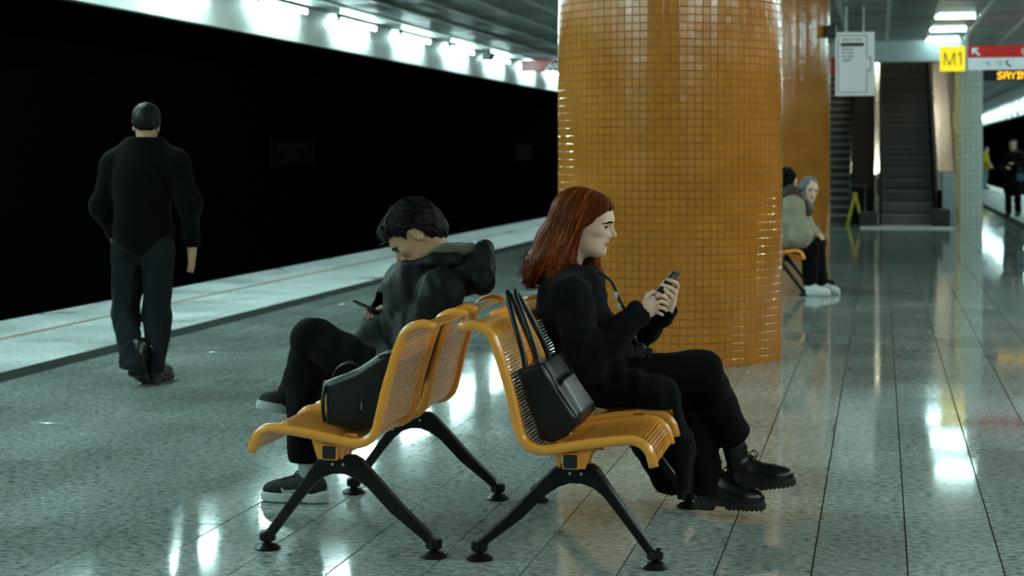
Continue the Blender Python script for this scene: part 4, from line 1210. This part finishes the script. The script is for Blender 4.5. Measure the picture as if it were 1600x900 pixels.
for i in range(len(p)):
    if abs(hm(p[i:i + 1])[0]) > .004: continue
    g = grad(hm, p[i:i + 1])[0]; t = np.array((.8, 0, -.1)) + rg.normal(0, .35, 3); t -= g * (t @ g); L_ = rg.uniform(.018, .034)
    q = np.array([p[i] - g * .002, p[i] + t * L_ * .5 + g * .004, p[i] + t * L_ + g * .0045])
    mb.tube(q @ RM.T + hc2, [.0018, .0014, .0004], 3, cap=False)
mb.build('strands', M['black_hair'], hairm, smooth=True, kind='stuff')
# parka
pk = uni([el(pel + (0, 0, .01), (.16, .20, .13)), rc(pel, abm, .15, .145), el(che, (.135, .20, .175)), rc(sR_, sL_, .075, .075), rc(che + (0, 0, .05), neckm, .11, .075),
          rc(sR_, eN, .078, .07), rc(eN, eN + (wN - eN) * .93, .068, .05), rc(sL_, eF, .078, .07), rc(eF, eF + (wF - eF) * .93, .068, .05),
          rc(che + (-.06, 0, .06), pel + (-.12, 0, .06), .085, .11)], .05)
pk = folds(folds(pk, .005, 24, 11), .0025, 52, 12)
pk = sub(pk, rc(wN, wN + (wN - eN) * .3, .031, .05), .006); pk = sub(pk, rc(wF, wF + (wF - eF) * .3, .031, .05), .006)
pk = sub(pk, inframe(el((-.02, 0, .0), (.11, .085, .15)), hc2, RM), .012)
pk = sub(pk, lambda p: np.maximum(p[:, 2] - .468, AX - .70 - p[:, 0]), .02)
pk = sub(pk, backrest(-1), .015)
lo, hi = bbox(pel, che, neckm, sR_, sL_, eN, eF, wN, wF, pad=.2); V, F = sdf_mesh(pk, lo, hi, .0075)
parka = mesh('parka', V, F, M['parka'], man, smooth=True)
# hood lying on the back and the stand-up collar
hb = B_(738, 424)
hd = uni([el(B_(742, 418), (.075, .125, .085)), el(B_(722, 432), (.085, .13, .07)), rc(B_(757, 388, -.05), B_(757, 388, .05), .022, .022), rc(B_(752, 392, -.06), B_(752, 440, -.08), .03, .05), rc(B_(752, 392, .06), B_(752, 440, .08), .03, .05)], .04)
hd = folds(sub(hd, el(B_(722, 385), (.085, .085, .055)), .015), .006, 34, 2)
lo, hi = bbox(hb, pad=.22); V, F = sdf_mesh(hd, lo, hi, .006); hood = mesh('hood', V, F, M['parka'], man, smooth=True)
ln = folds(uni([rc(B_(700, 392, -.075), B_(735, 388, -.06), .026, .024), rc(B_(700, 392, .075), B_(735, 388, .06), .026, .024), el(B_(718, 396), (.075, .085, .03)), rc(B_(678, 398, -.085), B_(702, 392, -.075), .016, .026)], .03), .003, 60, 4)
lo, hi = bbox(B_(715, 392), pad=.17); V, F = sdf_mesh(ln, lo, hi, .005); mesh('hood_lining', V, F, M['lining'], man, smooth=True, label='grey-brown fleece lining of the hood')
cl = folds(sub(uni([rc(B_(642, 418, -.06), B_(680, 408, -.10), .026, .03), rc(B_(642, 418, .06), B_(680, 408, .10), .026, .03), rc(B_(640, 424, -.06), B_(640, 424, .06), .024, .024), rc(B_(680, 408, -.10), B_(712, 405, -.1), .03, .03),
                    rc(B_(642, 428, -.07), B_(660, 450, -.1), .03, .03)], .03),
               inframe(el((.0, 0, -.02), (.1, .078, .12)), hc2, RM), .01), .003, 45, 6)
lo, hi = bbox(B_(670, 415), pad=.2); V, F = sdf_mesh(cl, lo, hi, .005); mesh('collar', V, F, M['parka'], parka, smooth=True)
jt = uni([rc(hN, kN, .10, .082), rc(kN, B_(472, 585, .12), .08, .07), rc(B_(472, 585, .12), B_(458, 615, .22), .07, .06),
          rc(hF, kF, .10, .08), rc(kF, B_(474, 640, .1), .078, .068), rc(B_(474, 640, .1), B_(475, 712, .09), .068, .064)], .02)
jt = folds(jt, .0045, 28, 15)
jt = cut(jt, lambda p: np.where(p[:, 1] < YM + .17, B_(475, 722, .09)[2] - p[:, 2], -.1), .006)
lo, hi = bbox(pel, kN, kF, aN, aF, pad=.16); V, F = sdf_mesh(jt, lo, hi, .0075); mesh('trousers', V, F, M['trousers'], man, smooth=True)
sk = uni([rc(B_(481, 715, .09), B_(484, 758, .09), .042, .038)], .01)
lo, hi = bbox(B_(481, 715, .09), B_(484, 758, .09), pad=.06); V, F = sdf_mesh(sk, lo, hi, .006); mesh('sock', V, F, M['sock'], man, smooth=True)
sm3 = (M['knit'], M['white_rubber'], M['lace'])
he = B_(510, 783, .09); he[2] = .004; to = B_(402, 783, .09); to[2] = .004
shoe(man, he, to, (0, 0, 1), .272, False, sm3, 'sneaker', None, swoosh=1)
shoe(man, B_(500, 655, .30), B_(424, 642, .22), (-.2, 0, 1), .268, False, sm3, 'sneaker', None, swoosh=1)

# ------------------------------------------------------------------ bags
def prism_field(poly, y0, y1, rd):
    """rounded prism: polygon in x-z, from y0 to y1"""
    P = np.array(poly, float); Q = np.roll(P, 1, axis=0)
    def f(p):
        q = p[:, [0, 2]]; d = np.full(len(q), 1e9); sgn = np.ones(len(q))
        for a, b in zip(P, Q):
            e = b - a; w = q - a; t = np.clip((w @ e) / (e @ e), 0, 1); r = w - t[:, None] * e
            d = np.minimum(d, (r * r).sum(1))
            c1 = q[:, 1] >= a[1]; c2 = q[:, 1] < b[1]; c3 = e[0] * w[:, 1] > e[1] * w[:, 0]
            sgn = np.where((c1 & c2 & c3) | (~c1 & ~c2 & ~c3), -sgn, sgn)
        d = np.sqrt(d) * sgn + rd; h = np.abs(p[:, 1] - (y0 + y1) / 2) - (y1 - y0) / 2 + rd
        return np.minimum(np.maximum(d, h), 0) + np.hypot(np.maximum(d, 0), np.maximum(h, 0)) - rd
    return f
xz = lambda px, py, Y: tuple(at(px, py, Y)[[0, 2]])
tb = thing('tote_bag', tuple(at(870, 640, 5.98)), 'black leather tote bag leaning on the near seat of the right bench', 'bag')
TY0, TY1 = 5.83, 6.17
tp = [xz(807, 579, TY0), xz(846, 568, TY0), xz(872, 612, TY0), xz(899, 652, TY0), xz(902, 664, TY0), xz(884, 684, TY0), xz(862, 692, TY0), xz(842, 688, TY0)]
tf = folds(prism_field(tp, TY0, TY1, .012), .0022, 22, 21)
tf = uni([tf, prism_field([xz(858, 600, TY0), xz(876, 596, TY0), xz(906, 648, TY0), xz(900, 666, TY0), xz(880, 665, TY0)], TY0 + .05, TY1 - .06, .02)], .01)
V, F = sdf_mesh(tf, (AX + .1, 5.7, .38), (AX + .65, 6.4, .8), .005)
mesh('body', V, F, M['leather'], tb, smooth=True)
tx, tz = xz(825, 572, TY0)
for dx, dz in ((-.022, 0), (.026, .004)):
    P = smooth_path([(tx + dx, 5.90, tz - .06), (tx + dx - .01, 5.915, tz + .02), (tx - .065 + dx * .8, 5.96, tz + .16), (tx - .09 + dx * .6, 5.985, tz + .215 + dz), (tx - .10 + dx * .6, 6.015, tz + .238 + dz), (tx - .09 + dx * .6, 6.045, tz + .215 + dz), (tx - .065 + dx * .8, 6.06, tz + .16), (tx + dx - .01, 6.095, tz + .02), (tx + dx, 6.10, tz - .06)], 44)
    MB().tube(P, .0105, 8).build('handle', M['strap'], tb, smooth=True)
e_ = [(x + .004, z + .003) for x, z in tp[1:5]]
MB().tube([(x, TY0 + .006, z) for x, z in e_], .004, 6).build('seam', M['leather'], tb, smooth=True)
MB().tube([(x, TY1 - .006, z) for x, z in e_], .004, 6).build('seam', M['leather'], tb, smooth=True)
sb = thing('shoulder_bag', (AX - .36, 6.02, .45), 'black leather bag standing on the near seat of the left bench beside the man', 'bag')
BY0, BY1 = 5.88, 6.18
bp_ = [xz(506, 598, BY0), xz(507, 664, BY0), xz(545, 671, BY0), xz(588, 672, BY0), xz(602, 600, BY0), xz(612, 552, BY0), xz(590, 556, BY0), xz(556, 578, BY0)]
bf = sub(folds(prism_field(bp_, BY0, BY1, .022), .0035, 20, 31), backrest(-1), .01)
V, F = sdf_mesh(bf, (AX - .75, 5.75, .38), (AX - .05, 6.35, .85), .006)
mesh('body', V, F, M['leather'], sb, smooth=True)
W3 = lambda px, py, Y: at(px, py, Y)
MB().tube(smooth_path([W3(510, 600, 5.9), W3(505, 620, 5.87), W3(505, 645, 5.865), W3(508, 659, 5.87)], 14), .007, 6).build('strap', M['strap'], sb, smooth=True)
MB().tube(smooth_path([W3(520, 590, 5.98), W3(530, 574, 5.98), W3(550, 566, 5.98), W3(566, 574, 5.98)], 14), .006, 6).build('handle', M['strap'], sb, smooth=True)
zp = W3(565, 634, 5.877)
MB().box(tuple(zp - (.002, .004, .014)), tuple(zp + (.002, .004, .014))).build('zip_pull', M['silver'], sb)

# ------------------------------------------------------------------ the man walking away along the platform
wx, wy = -4.30, 9.95
Zs = at(226, 300, wy)
Cw = lambda px, py, dy=0.: at(px, py, wy + dy)
fwd = np.array((-.06, 1., 0)); RWm = axes((-.25, .95, -.12), (0, .12, 1))
hcw = Cw(229, 197)
pw = Cw(222, 372); cw = Cw(224, 268); nw = Cw(228, 222, -.03)
s0, s1 = Cw(181, 257), Cw(273, 257)
e0, w0 = Cw(160, 322, -.0), Cw(183, 384, .18); e1, w1 = Cw(296, 318, .0), Cw(300, 385, .12)
h0, h1 = Cw(200, 385), Cw(246, 385)
k0, a0 = Cw(196, 492, .06), Cw(208, 575, -.16); k1, a1 = Cw(246, 490, .08), Cw(241, 578, .02)
hfw = head_field(True)
bw = Build()
V, F = sdf_mesh(hfw, (-.14, -.12, -.215), (.15, .12, .15), .005); bw.add(V @ RWm.T + hcw, F)
core = uni([el(pw, (.15, .12, .12)), rc(pw, cw, .12, .13), rc(s0, s1, .06, .06), rc(cw, hcw + RWm @ np.array((-.04, 0, -.14)), .09, .052), rc(s0, e0, .048, .038), rc(e0, w0, .038, .028), rc(s1, e1, .048, .038), rc(e1, w1, .038, .028),
            rc(h0, k0, .08, .055), rc(k0, a0, .055, .038), rc(h1, k1, .08, .055), rc(k1, a1, .055, .038)], .03)
lo, hi = bbox(pw, nw, e0, e1, w0, w1, a0, a1, k0, pad=.18); V, F = sdf_mesh(core, lo, hi, .012); bw.add(V, F)
for w_, e_, sg in ((w0, e0, 1), (w1, e1, -1)):
    kk = [w_ + np.array((-sg * .0 , .03 - .022 * i, -.085 + .004 * i)) for i in range(4)]
    fg = [([k_, k_ + (sg * .004, .006, -.035), k_ + (sg * .012, .012, -.06), k_ + (sg * .018, .016, -.078)], .009) for k_ in kk]
    f = hand([rc(w_, w_ + np.array((0, 0, -.06)), .026, .024)] + [rc(w_ + np.array((0, 0, -.03)), k_, .02, .011) for k_ in kk] + [rc(e_ + (w_ - e_) * .7, w_, .034, .028)], fg,
             ([w_ + np.array((0, .02, -.03)), w_ + np.array((sg * .012, .045, -.06)), w_ + np.array((sg * .014, .05, -.09))], .011))
    lo, hi = bbox(w_, *kk, pad=.1); V, F = sdf_mesh(f, lo, hi, .0045); bw.add(V, F)
walker = bw.obj('person', [M['skin_man']], origin=(wx, wy, 0), label='man in black sweater and dark jeans walking away along the platform', cat='person')
face_bits(walker, hfw, hcw, RWm, M['black_hair'], (1, 0, -.2))
hw_ = cut(el((-.02, 0, .045), (.108, .088, .098)), lambda q: -np.minimum((np.sqrt(((q[:, 0] - .125) / .105) ** 2 + ((q[:, 2] + .03) / .105) ** 2) - 1) * .1, q[:, 2] + .015), .008)
hw_ = folds(uni([hw_, el((-.06, 0, .008), (.056, .07, .052))], .03), .003, 60, 3)
V, F = sdf_mesh(hw_, (-.17, -.12, -.12), (.15, .12, .18), .005); mesh('hair', V @ RWm.T + hcw, F, M['black_hair'], walker, smooth=True)
sw = uni([rc(pw + (0, 0, .04), cw, .175, .185), rc(s0, s1, .078, .078), rc(cw + (0, 0, .1), nw + (0, 0, .03), .15, .085), rc(s0, nw + (0, 0, .01), .075, .065), rc(s1, nw + (0, 0, .01), .075, .065), rc(s0, e0, .085, .07), rc(e0, w0 + (0, 0, .04), .07, .05), rc(s1, e1, .085, .07), rc(e1, w1 + (0, 0, .04), .07, .05), el(pw + (0, .02, .03), (.19, .14, .11))], .05)
sw = folds(sw, .006, 20, 7); sw = sub(sw, lambda p: np.maximum(Cw(228, 214)[2] - p[:, 2], np.hypot(p[:, 0] - nw[0], p[:, 1] - nw[1]) - .14), .01)
for w_, e_ in ((w0, e0), (w1, e1)): sw = sub(sw, rc(w_ + (0, 0, .02), w_ + (w_ - e_) * .4, .032, .06), .006)
lo, hi = bbox(pw, nw, e0, e1, w0, w1, pad=.24); V, F = sdf_mesh(sw, lo, hi, .009); mesh('sweater', V, F, M['sweater'], walker, smooth=True)
jn = uni([el(pw + (0, 0, -.03), (.175, .135, .13)), rc(h0, k0, .105, .083), rc(k0, a0, .082, .07), rc(h1, k1, .105, .083), rc(k1, a1, .082, .07)], .025)
jn = folds(jn, .007, 24, 17); jn = cut(jn, lambda p: np.where(p[:, 0] < Cw(226, 500)[0], Cw(208, 574, -.1)[2], Cw(240, 582)[2]) - p[:, 2], .006); lo, hi = bbox(pw, a0, a1, k0, pad=.2); V, F = sdf_mesh(jn, lo, hi, .009); mesh('jeans', V, F, M['jeans'], walker, smooth=True)
hA = Cw(205, 583, -.2); tA = hA + np.array((-.0, .19, -.155)); tA[2] = max(.02, tA[2])
shoe(walker, hA, tA, (0, .75, .65), .28, True, (M['boot'], M['sole'], M['lace']), 'shoe')
hB = np.array((a1[0], a1[1] - .06, .012)); shoe(walker, hB, hB + (.01, .28, 0), (0, 0, 1), .285, True, (M['boot'], M['sole'], M['lace']), 'shoe')

# ------------------------------------------------------------------ the people on the far bench
YH = 5.995 + FY
D_ = lambda px, py, dy=0.: at(px, py, YH + dy)
def small_hands(bw, items):
    for w_, e_, d_ in items:
        d_ = np.array(d_, float); d_ /= np.linalg.norm(d_); s_ = np.cross(d_, (0, 0, 1)); s_ /= np.linalg.norm(s_); u_ = np.cross(s_, d_)
        kk = [w_ + d_ * .08 + s_ * (.027 - .018 * i) for i in range(4)]
        fg = [([k_, k_ + d_ * .035 - u_ * .008, k_ + d_ * .05 - u_ * .03], .0085) for k_ in kk]
        f = hand([rc(w_ + d_ * .02, k_, .02, .011) for k_ in kk] + [rc(e_ + (w_ - e_) * .7, w_, .03, .026)], fg, ([w_ + d_ * .02 + s_ * .02, w_ + d_ * .055 + s_ * .05, w_ + d_ * .085 + s_ * .05], .0105))
        lo, hi = bbox(w_, *kk, pad=.09); V, F = sdf_mesh(f, lo, hi, .0055); bw.add(V, F)
hh = D_(1264, 297)
RHj = axes((.45, -.86, -.12), (.12, .0, 1))
pe = np.array((AX + .42, YH, .55)); ch_ = D_(1238, 335); ne = D_(1252, 312)
sa, sb2 = D_(1240, 322, -.17), D_(1246, 318, .17)
ea, wa = D_(1252, 368, -.2), D_(1268, 360, .0); eb, wb = D_(1262, 366, .2), D_(1272, 362, .06)
ka, aa = D_(1266, 388, -.09), D_(1266, 440, -.07); kb, ab = D_(1274, 384, .10), D_(1281, 436, .12)
bw = Build(); hj = head_field()
V, F = sdf_mesh(hj, (-.14, -.11, -.215), (.15, .11, .15), .0045); bw.add(V @ RHj.T + hh, F, is_lip(V[F].mean(1)).astype(int))
core = uni([el(pe, (.13, .16, .11)), rc(pe, ch_, .12, .12), rc(sa, sb2, .05, .05), rc(ch_, hh + RHj @ np.array((-.04, 0, -.12)), .08, .05), rc(sa, ea, .04, .035), rc(ea, wa, .035, .026), rc(sb2, eb, .04, .035), rc(eb, wb, .035, .026),
            rc(pe + (0, -.09, 0), ka, .075, .055), rc(ka, aa, .055, .036), rc(pe + (0, .09, 0), kb, .075, .055), rc(kb, ab, .055, .036)], .03)
lo, hi = bbox(pe, ch_, ne, ea, eb, ka, kb, aa, ab, pad=.18); V, F = sdf_mesh(core, lo, hi, .014); bw.add(V, F)
small_hands(bw, ((wa, ea, (.6, .6, -.3)), (wb, eb, (.6, -.5, -.3))))
scarfw = bw.obj('person', [M['skin'], M['lips']], origin=(pe[0], YH, .44), label='woman in grey headscarf and beige padded jacket leaning forward on the far bench', cat='person')
face_bits(scarfw, hj, hh, RHj, M['brow_dark'], (1, 0, 0))
sc = cut(uni([el((-.015, 0, .03), (.112, .09, .112)), rc((-.03, 0, -.08), (-.05, 0, -.17), .08, .1)], .05), lambda q: -(np.sqrt((q[:, 0] - .14) ** 2 / .085 ** 2 + (q[:, 1] / .064) ** 2 + ((q[:, 2] + .01) / .098) ** 2) - 1) * .07, .01)
V, F = sdf_mesh(folds(sc, .004, 40, 3), (-.2, -.2, -.3), (.15, .2, .17), .006); mesh('headscarf', V @ RHj.T + hh, F, M['scarf'], scarfw, smooth=True)
jk = uni([el(pe + (.02, 0, .02), (.22, .24, .14)), rc(pe, ch_, .19, .18), rc(sa, sb2, .10, .10), rc(ch_, ne, .16, .10), rc(sa, ea, .095, .09), rc(ea, wa, .085, .06), rc(sb2, eb, .095, .09), rc(eb, wb, .085, .06), rc(pe + (0, -.09, .02), ka + (-.06, 0, .03), .13, .09), rc(pe + (0, .09, .02), kb + (-.06, 0, .03), .13, .09)], .05)
jk = folds(jk, .007, 22, 9)
jk = sub(jk, lambda p: np.maximum(p[:, 2] - .468, p[:, 0] - (AX + .70)), .02)
lo, hi = bbox(pe, ch_, ne, ea, eb, wa, wb, ka, kb, pad=.27); V, F = sdf_mesh(jk, lo, hi, .011); jo = mesh('jacket', V, F, M['puffer'], scarfw, smooth=True)
fu = folds(uni([rc(D_(1238, 296, -.1), D_(1262, 330, -.12), .05, .05), rc(D_(1238, 296, .1), D_(1262, 330, .12), .05, .05), rc(D_(1234, 300, -.1), D_(1234, 300, .1), .06, .06)], .04), .008, 60, 5)
lo, hi = bbox(D_(1245, 312), pad=.3); V, F = sdf_mesh(fu, lo, hi, .009); mesh('hood', V, F, M['fur'], jo, smooth=True, label='dark brown fur-edged hood')
tr = folds(uni([rc(pe + (.02, -.09, -.01), ka, .09, .085), rc(ka, aa, .085, .08), rc(pe + (.02, .09, -.01), kb, .09, .085), rc(kb, ab, .085, .08)], .02), .004, 24, 12)
lo, hi = bbox(pe, ka, kb, aa, ab, pad=.14); V, F = sdf_mesh(tr, lo, hi, .011); mesh('trousers', V, F, M['trousers'], scarfw, smooth=True)
wsm = (M['white_shoe'], M['white_rubber'], M['white_rubber'])
for a_, yy, o in ((aa, -.08, 0), (ab, .16, .05)):
    h_ = np.array((a_[0] - .06, YH + yy, .004)); shoe(scarfw, h_, h_ + (.26, -.08, 0), (0, 0, 1), .27, False, wsm, 'sneaker')
# the dark hooded figure beside her
YG = 6.63 + FY
G_ = lambda px, py, dy=0.: at(px, py, YG + dy)
hg = G_(1228, 284); RG = axes((.95, 0, -.3), (.3, 0, 1)); pg = np.array((AX + .38, YG, .55)); cg = np.array((AX + .34, YG, .85))
bw = Build(); V, F = sdf_mesh(hj, (-.14, -.11, -.215), (.15, .11, .15), .007); bw.add(V @ RG.T + hg, F)
kg = [np.array((AX + .82, YG + s * .1, .5)) for s in (-1, 1)]; ag = [np.array((AX + .80, YG + s * .1, .09)) for s in (-1, 1)]
sg_ = [cg + (0, s * .18, .06) for s in (-1, 1)]; eg = [np.array((AX + .42, YG + s * .22, .62)) for s in (-1, 1)]; wg = [np.array((AX + .62, YG + s * .06, .64)) for s in (-1, 1)]
fs = [el(pg, (.13, .16, .11)), rc(pg, cg, .12, .12), rc(cg, hg + RG @ np.array((-.04, 0, -.14)), .09, .05), rc(sg_[0], sg_[1], .05, .05)]
for i in (0, 1): fs += [rc(pg + (0, (-.09, .09)[i], 0), kg[i], .075, .055), rc(kg[i], ag[i], .055, .036), rc(sg_[i], eg[i], .04, .034), rc(eg[i], wg[i], .034, .026)]
lo, hi = bbox(pg, cg, *kg, *ag, *eg, pad=.18); V, F = sdf_mesh(uni(fs, .03), lo, hi, .016); bw.add(V, F)
small_hands(bw, ((wg[0], eg[0], (.8, .3, -.2)), (wg[1], eg[1], (.8, -.3, -.2))))
hooded = bw.obj('person', [M['skin']], origin=(pg[0], YG, .44), label='person in a black hood sitting beyond the woman in the headscarf', cat='person')
face_bits(hooded, hj, hg, RG, M['brown_hair'], (1, 0, -.2))
fs = [el(pg, (.16, .21, .13)), rc(pg, cg, .16, .17), rc(sg_[0], sg_[1], .09, .09), rc(cg, hg + RG @ np.array((-.06, 0, -.1)), .14, .1)]
for i in (0, 1): fs += [rc(sg_[i], eg[i], .08, .07), rc(eg[i], wg[i], .07, .05)]
hoodf = inframe(cut(el((-.02, 0, .02), (.13, .115, .135)), lambda q: -(np.sqrt(((q[:, 0] - .15) / .10) ** 2 + (q[:, 1] / .07) ** 2 + ((q[:, 2] + .01) / .1) ** 2) - 1) * .08, .01), hg, RG)
gf = sub(folds(uni(fs + [hoodf], .05), .005, 22, 6), lambda p: np.maximum(p[:, 2] - .468, p[:, 0] - (AX + .70)), .02)
lo, hi = bbox(pg, hg, *eg, *wg, pad=.23); V, F = sdf_mesh(gf, lo, hi, .011); mesh('coat', V, F, M['coat'], hooded, smooth=True)
fs = []
for i in (0, 1): fs += [rc(pg + (.02, (-.09, .09)[i], -.01), kg[i], .09, .08), rc(kg[i], ag[i] + (0, 0, .03), .08, .065)]
lo, hi = bbox(pg, *kg, *ag, pad=.14); V, F = sdf_mesh(folds(uni(fs, .02), .004, 24, 8), lo, hi, .012); mesh('trousers', V, F, M['trousers'], hooded, smooth=True)
for i in (0, 1):
    h_ = np.array((ag[i][0] - .05, ag[i][1], .012)); shoe(hooded, h_, h_ + (.27, 0, 0), (0, 0, 1), .27, True, (M['boot'], M['sole'], M['lace']), 'boot')

# ------------------------------------------------------------------ standing figures far off on the right
def stander(base, face, H, top_m, leg_m, shoe_m, hair_m, label, coat_len, arms, lean=0., skinm='skin', hair_long=False):
    b = np.array(base, float); f_ = np.array(face, float); f_ /= np.linalg.norm(f_); l_ = np.array((-f_[1], f_[0], 0)); u_ = np.array((0, 0, 1.)); k = H / 1.7
    Q = lambda fw, lf, z: b + (f_ * (fw + lean * z) + l_ * lf) * k + u_ * z * k
    hd_ = Q(.02, 0, 1.57); R_ = axes(f_ + (0, 0, -.15), (0, 0, 1)); bw = Build(); hf_ = head_field()
    V, F = sdf_mesh(hf_, (-.14, -.11, -.215), (.15, .11, .15), .006); bw.add(V @ R_.T + hd_, F, is_lip(V[F].mean(1)).astype(int))
    P_, C_ = Q(0, 0, .92), Q(0, 0, 1.25); fs = [el(P_, (.14, .14, .12)), rc(P_, C_, .12, .13), rc(Q(0, .15, 1.38), Q(0, -.15, 1.38), .05, .05), rc(C_, Q(-.02, 0, 1.45), .08, .055)]
    cf = [rc(Q(0, 0, coat_len), C_, .19, .16), rc(Q(0, .15, 1.37), Q(0, -.15, 1.37), .08, .08), rc(C_, Q(-.02, 0, 1.43), .13, .075), rc(Q(0, .05, coat_len), Q(0, .05, .95), .16, .17), rc(Q(0, -.05, coat_len), Q(0, -.05, .95), .16, .17)]
    lf_ = []; hs = []
    for s, (eo, wo) in zip((1, -1), arms):
        S_, E_, W_ = Q(0, s * .16, 1.37), Q(*eo), Q(*wo)
        fs += [rc(S_, E_, .045, .036), rc(E_, W_, .036, .026)]; cf += [rc(S_, E_, .072, .065), rc(E_, W_, .065, .046)]; hs.append((W_, E_, W_ - E_))
        K_, A_ = Q(.02, s * .10, .5), Q(-.02, s * .10, .08)
        fs += [rc(Q(0, s * .09, .88), K_, .08, .055), rc(K_, A_, .055, .038)]; lf_ += [rc(Q(0, s * .09, .88), K_, .10, .08), rc(K_, A_, .08, .07)]
    lo, hi = bbox(b, hd_, pad=.45); V, F = sdf_mesh(uni(fs, .03), lo, hi, .015); bw.add(V, F); small_hands(bw, hs)
    o = bw.obj('person', [M[skinm], M['lips']], origin=tuple(b), label=label, cat='person')
    face_bits(o, hf_, hd_, R_, M[hair_m], (1, 0, 0))
    hr_ = cut(el((-.02, 0, .04), (.108, .09, .102)), lambda q: -np.minimum((np.sqrt(((q[:, 0] - .125) / .105) ** 2 + ((q[:, 2] + .03) / .105) ** 2) - 1) * .1, q[:, 2] + (.3 if hair_long else .05)), .008)
    if hair_long: hr_ = uni([hr_, rc((-.04, 0, .0), (-.06, 0, -.16), .085, .09), rc((.02, .075, -.06), (.06, .09, -.2), .03, .03)], .03)
    V, F = sdf_mesh(folds(hr_, .003, 60, 2), (-.2, -.2, -.3), (.15, .2, .18), .007); mesh('hair', V @ R_.T + hd_, F, M[hair_m], o, smooth=True)
    V, F = sdf_mesh(folds(uni(cf, .04), .006, 20, 4), lo, hi, .014); mesh('coat', V, F, M[top_m], o, smooth=True)
    V, F = sdf_mesh(folds(uni(lf_, .02), .005, 20, 4), lo, hi, .014); mesh('trousers', V, F, M[leg_m], o, smooth=True)
    for s in (1, -1):
        h_ = Q(-.08, s * .10, .012 / k); shoe(o, h_, h_ + f_ * .27, (0, 0, 1), .27, True, (M[shoe_m], M['sole'], M['lace']), 'shoe')
    return o, Q
far_o, Q = stander((2.93, 40.6, 0), (-.25, -1, 0), 1.74, 'coat', 'trousers', 'boot', 'brown_hair', 'person in a long black coat standing far off beyond the white tiled pillar', .62, (((.06, .24, 1.1), (.26, .06, 1.16)), ((.04, -.26, 1.08), (.24, -.10, 1.08))), hair_long=True)
bgp = Q(.2, .2, .86)
bg = thing('handbag', tuple(bgp), 'small blue bag carried by the far person in the long black coat', 'bag')
V, F = sdf_mesh(bx(bgp, (.09, .05, .08), .03), bgp - .2, bgp + .2, .012); mesh('body', V, F, M['blue_bag'], bg, smooth=True)
MB().tube(smooth_path([bgp + (-.06, 0, .07), bgp + (-.02, -.02, .25), bgp + (.06, 0, .07)], 12), .008, 6).build('handle', M['blue_bag'], bg, smooth=True)
stander((4.05, 71.5, 0), (.95, -.3, 0), 1.7, 'yellow_cloth', 'blue_jeans', 'boot', 'brown_hair', 'tiny far person in yellow jacket and light blue jeans at the platform edge', .86, (((.05, .24, 1.1), (.2, .16, .95)), ((.05, -.24, 1.1), (.2, -.16, .95))), lean=.03)
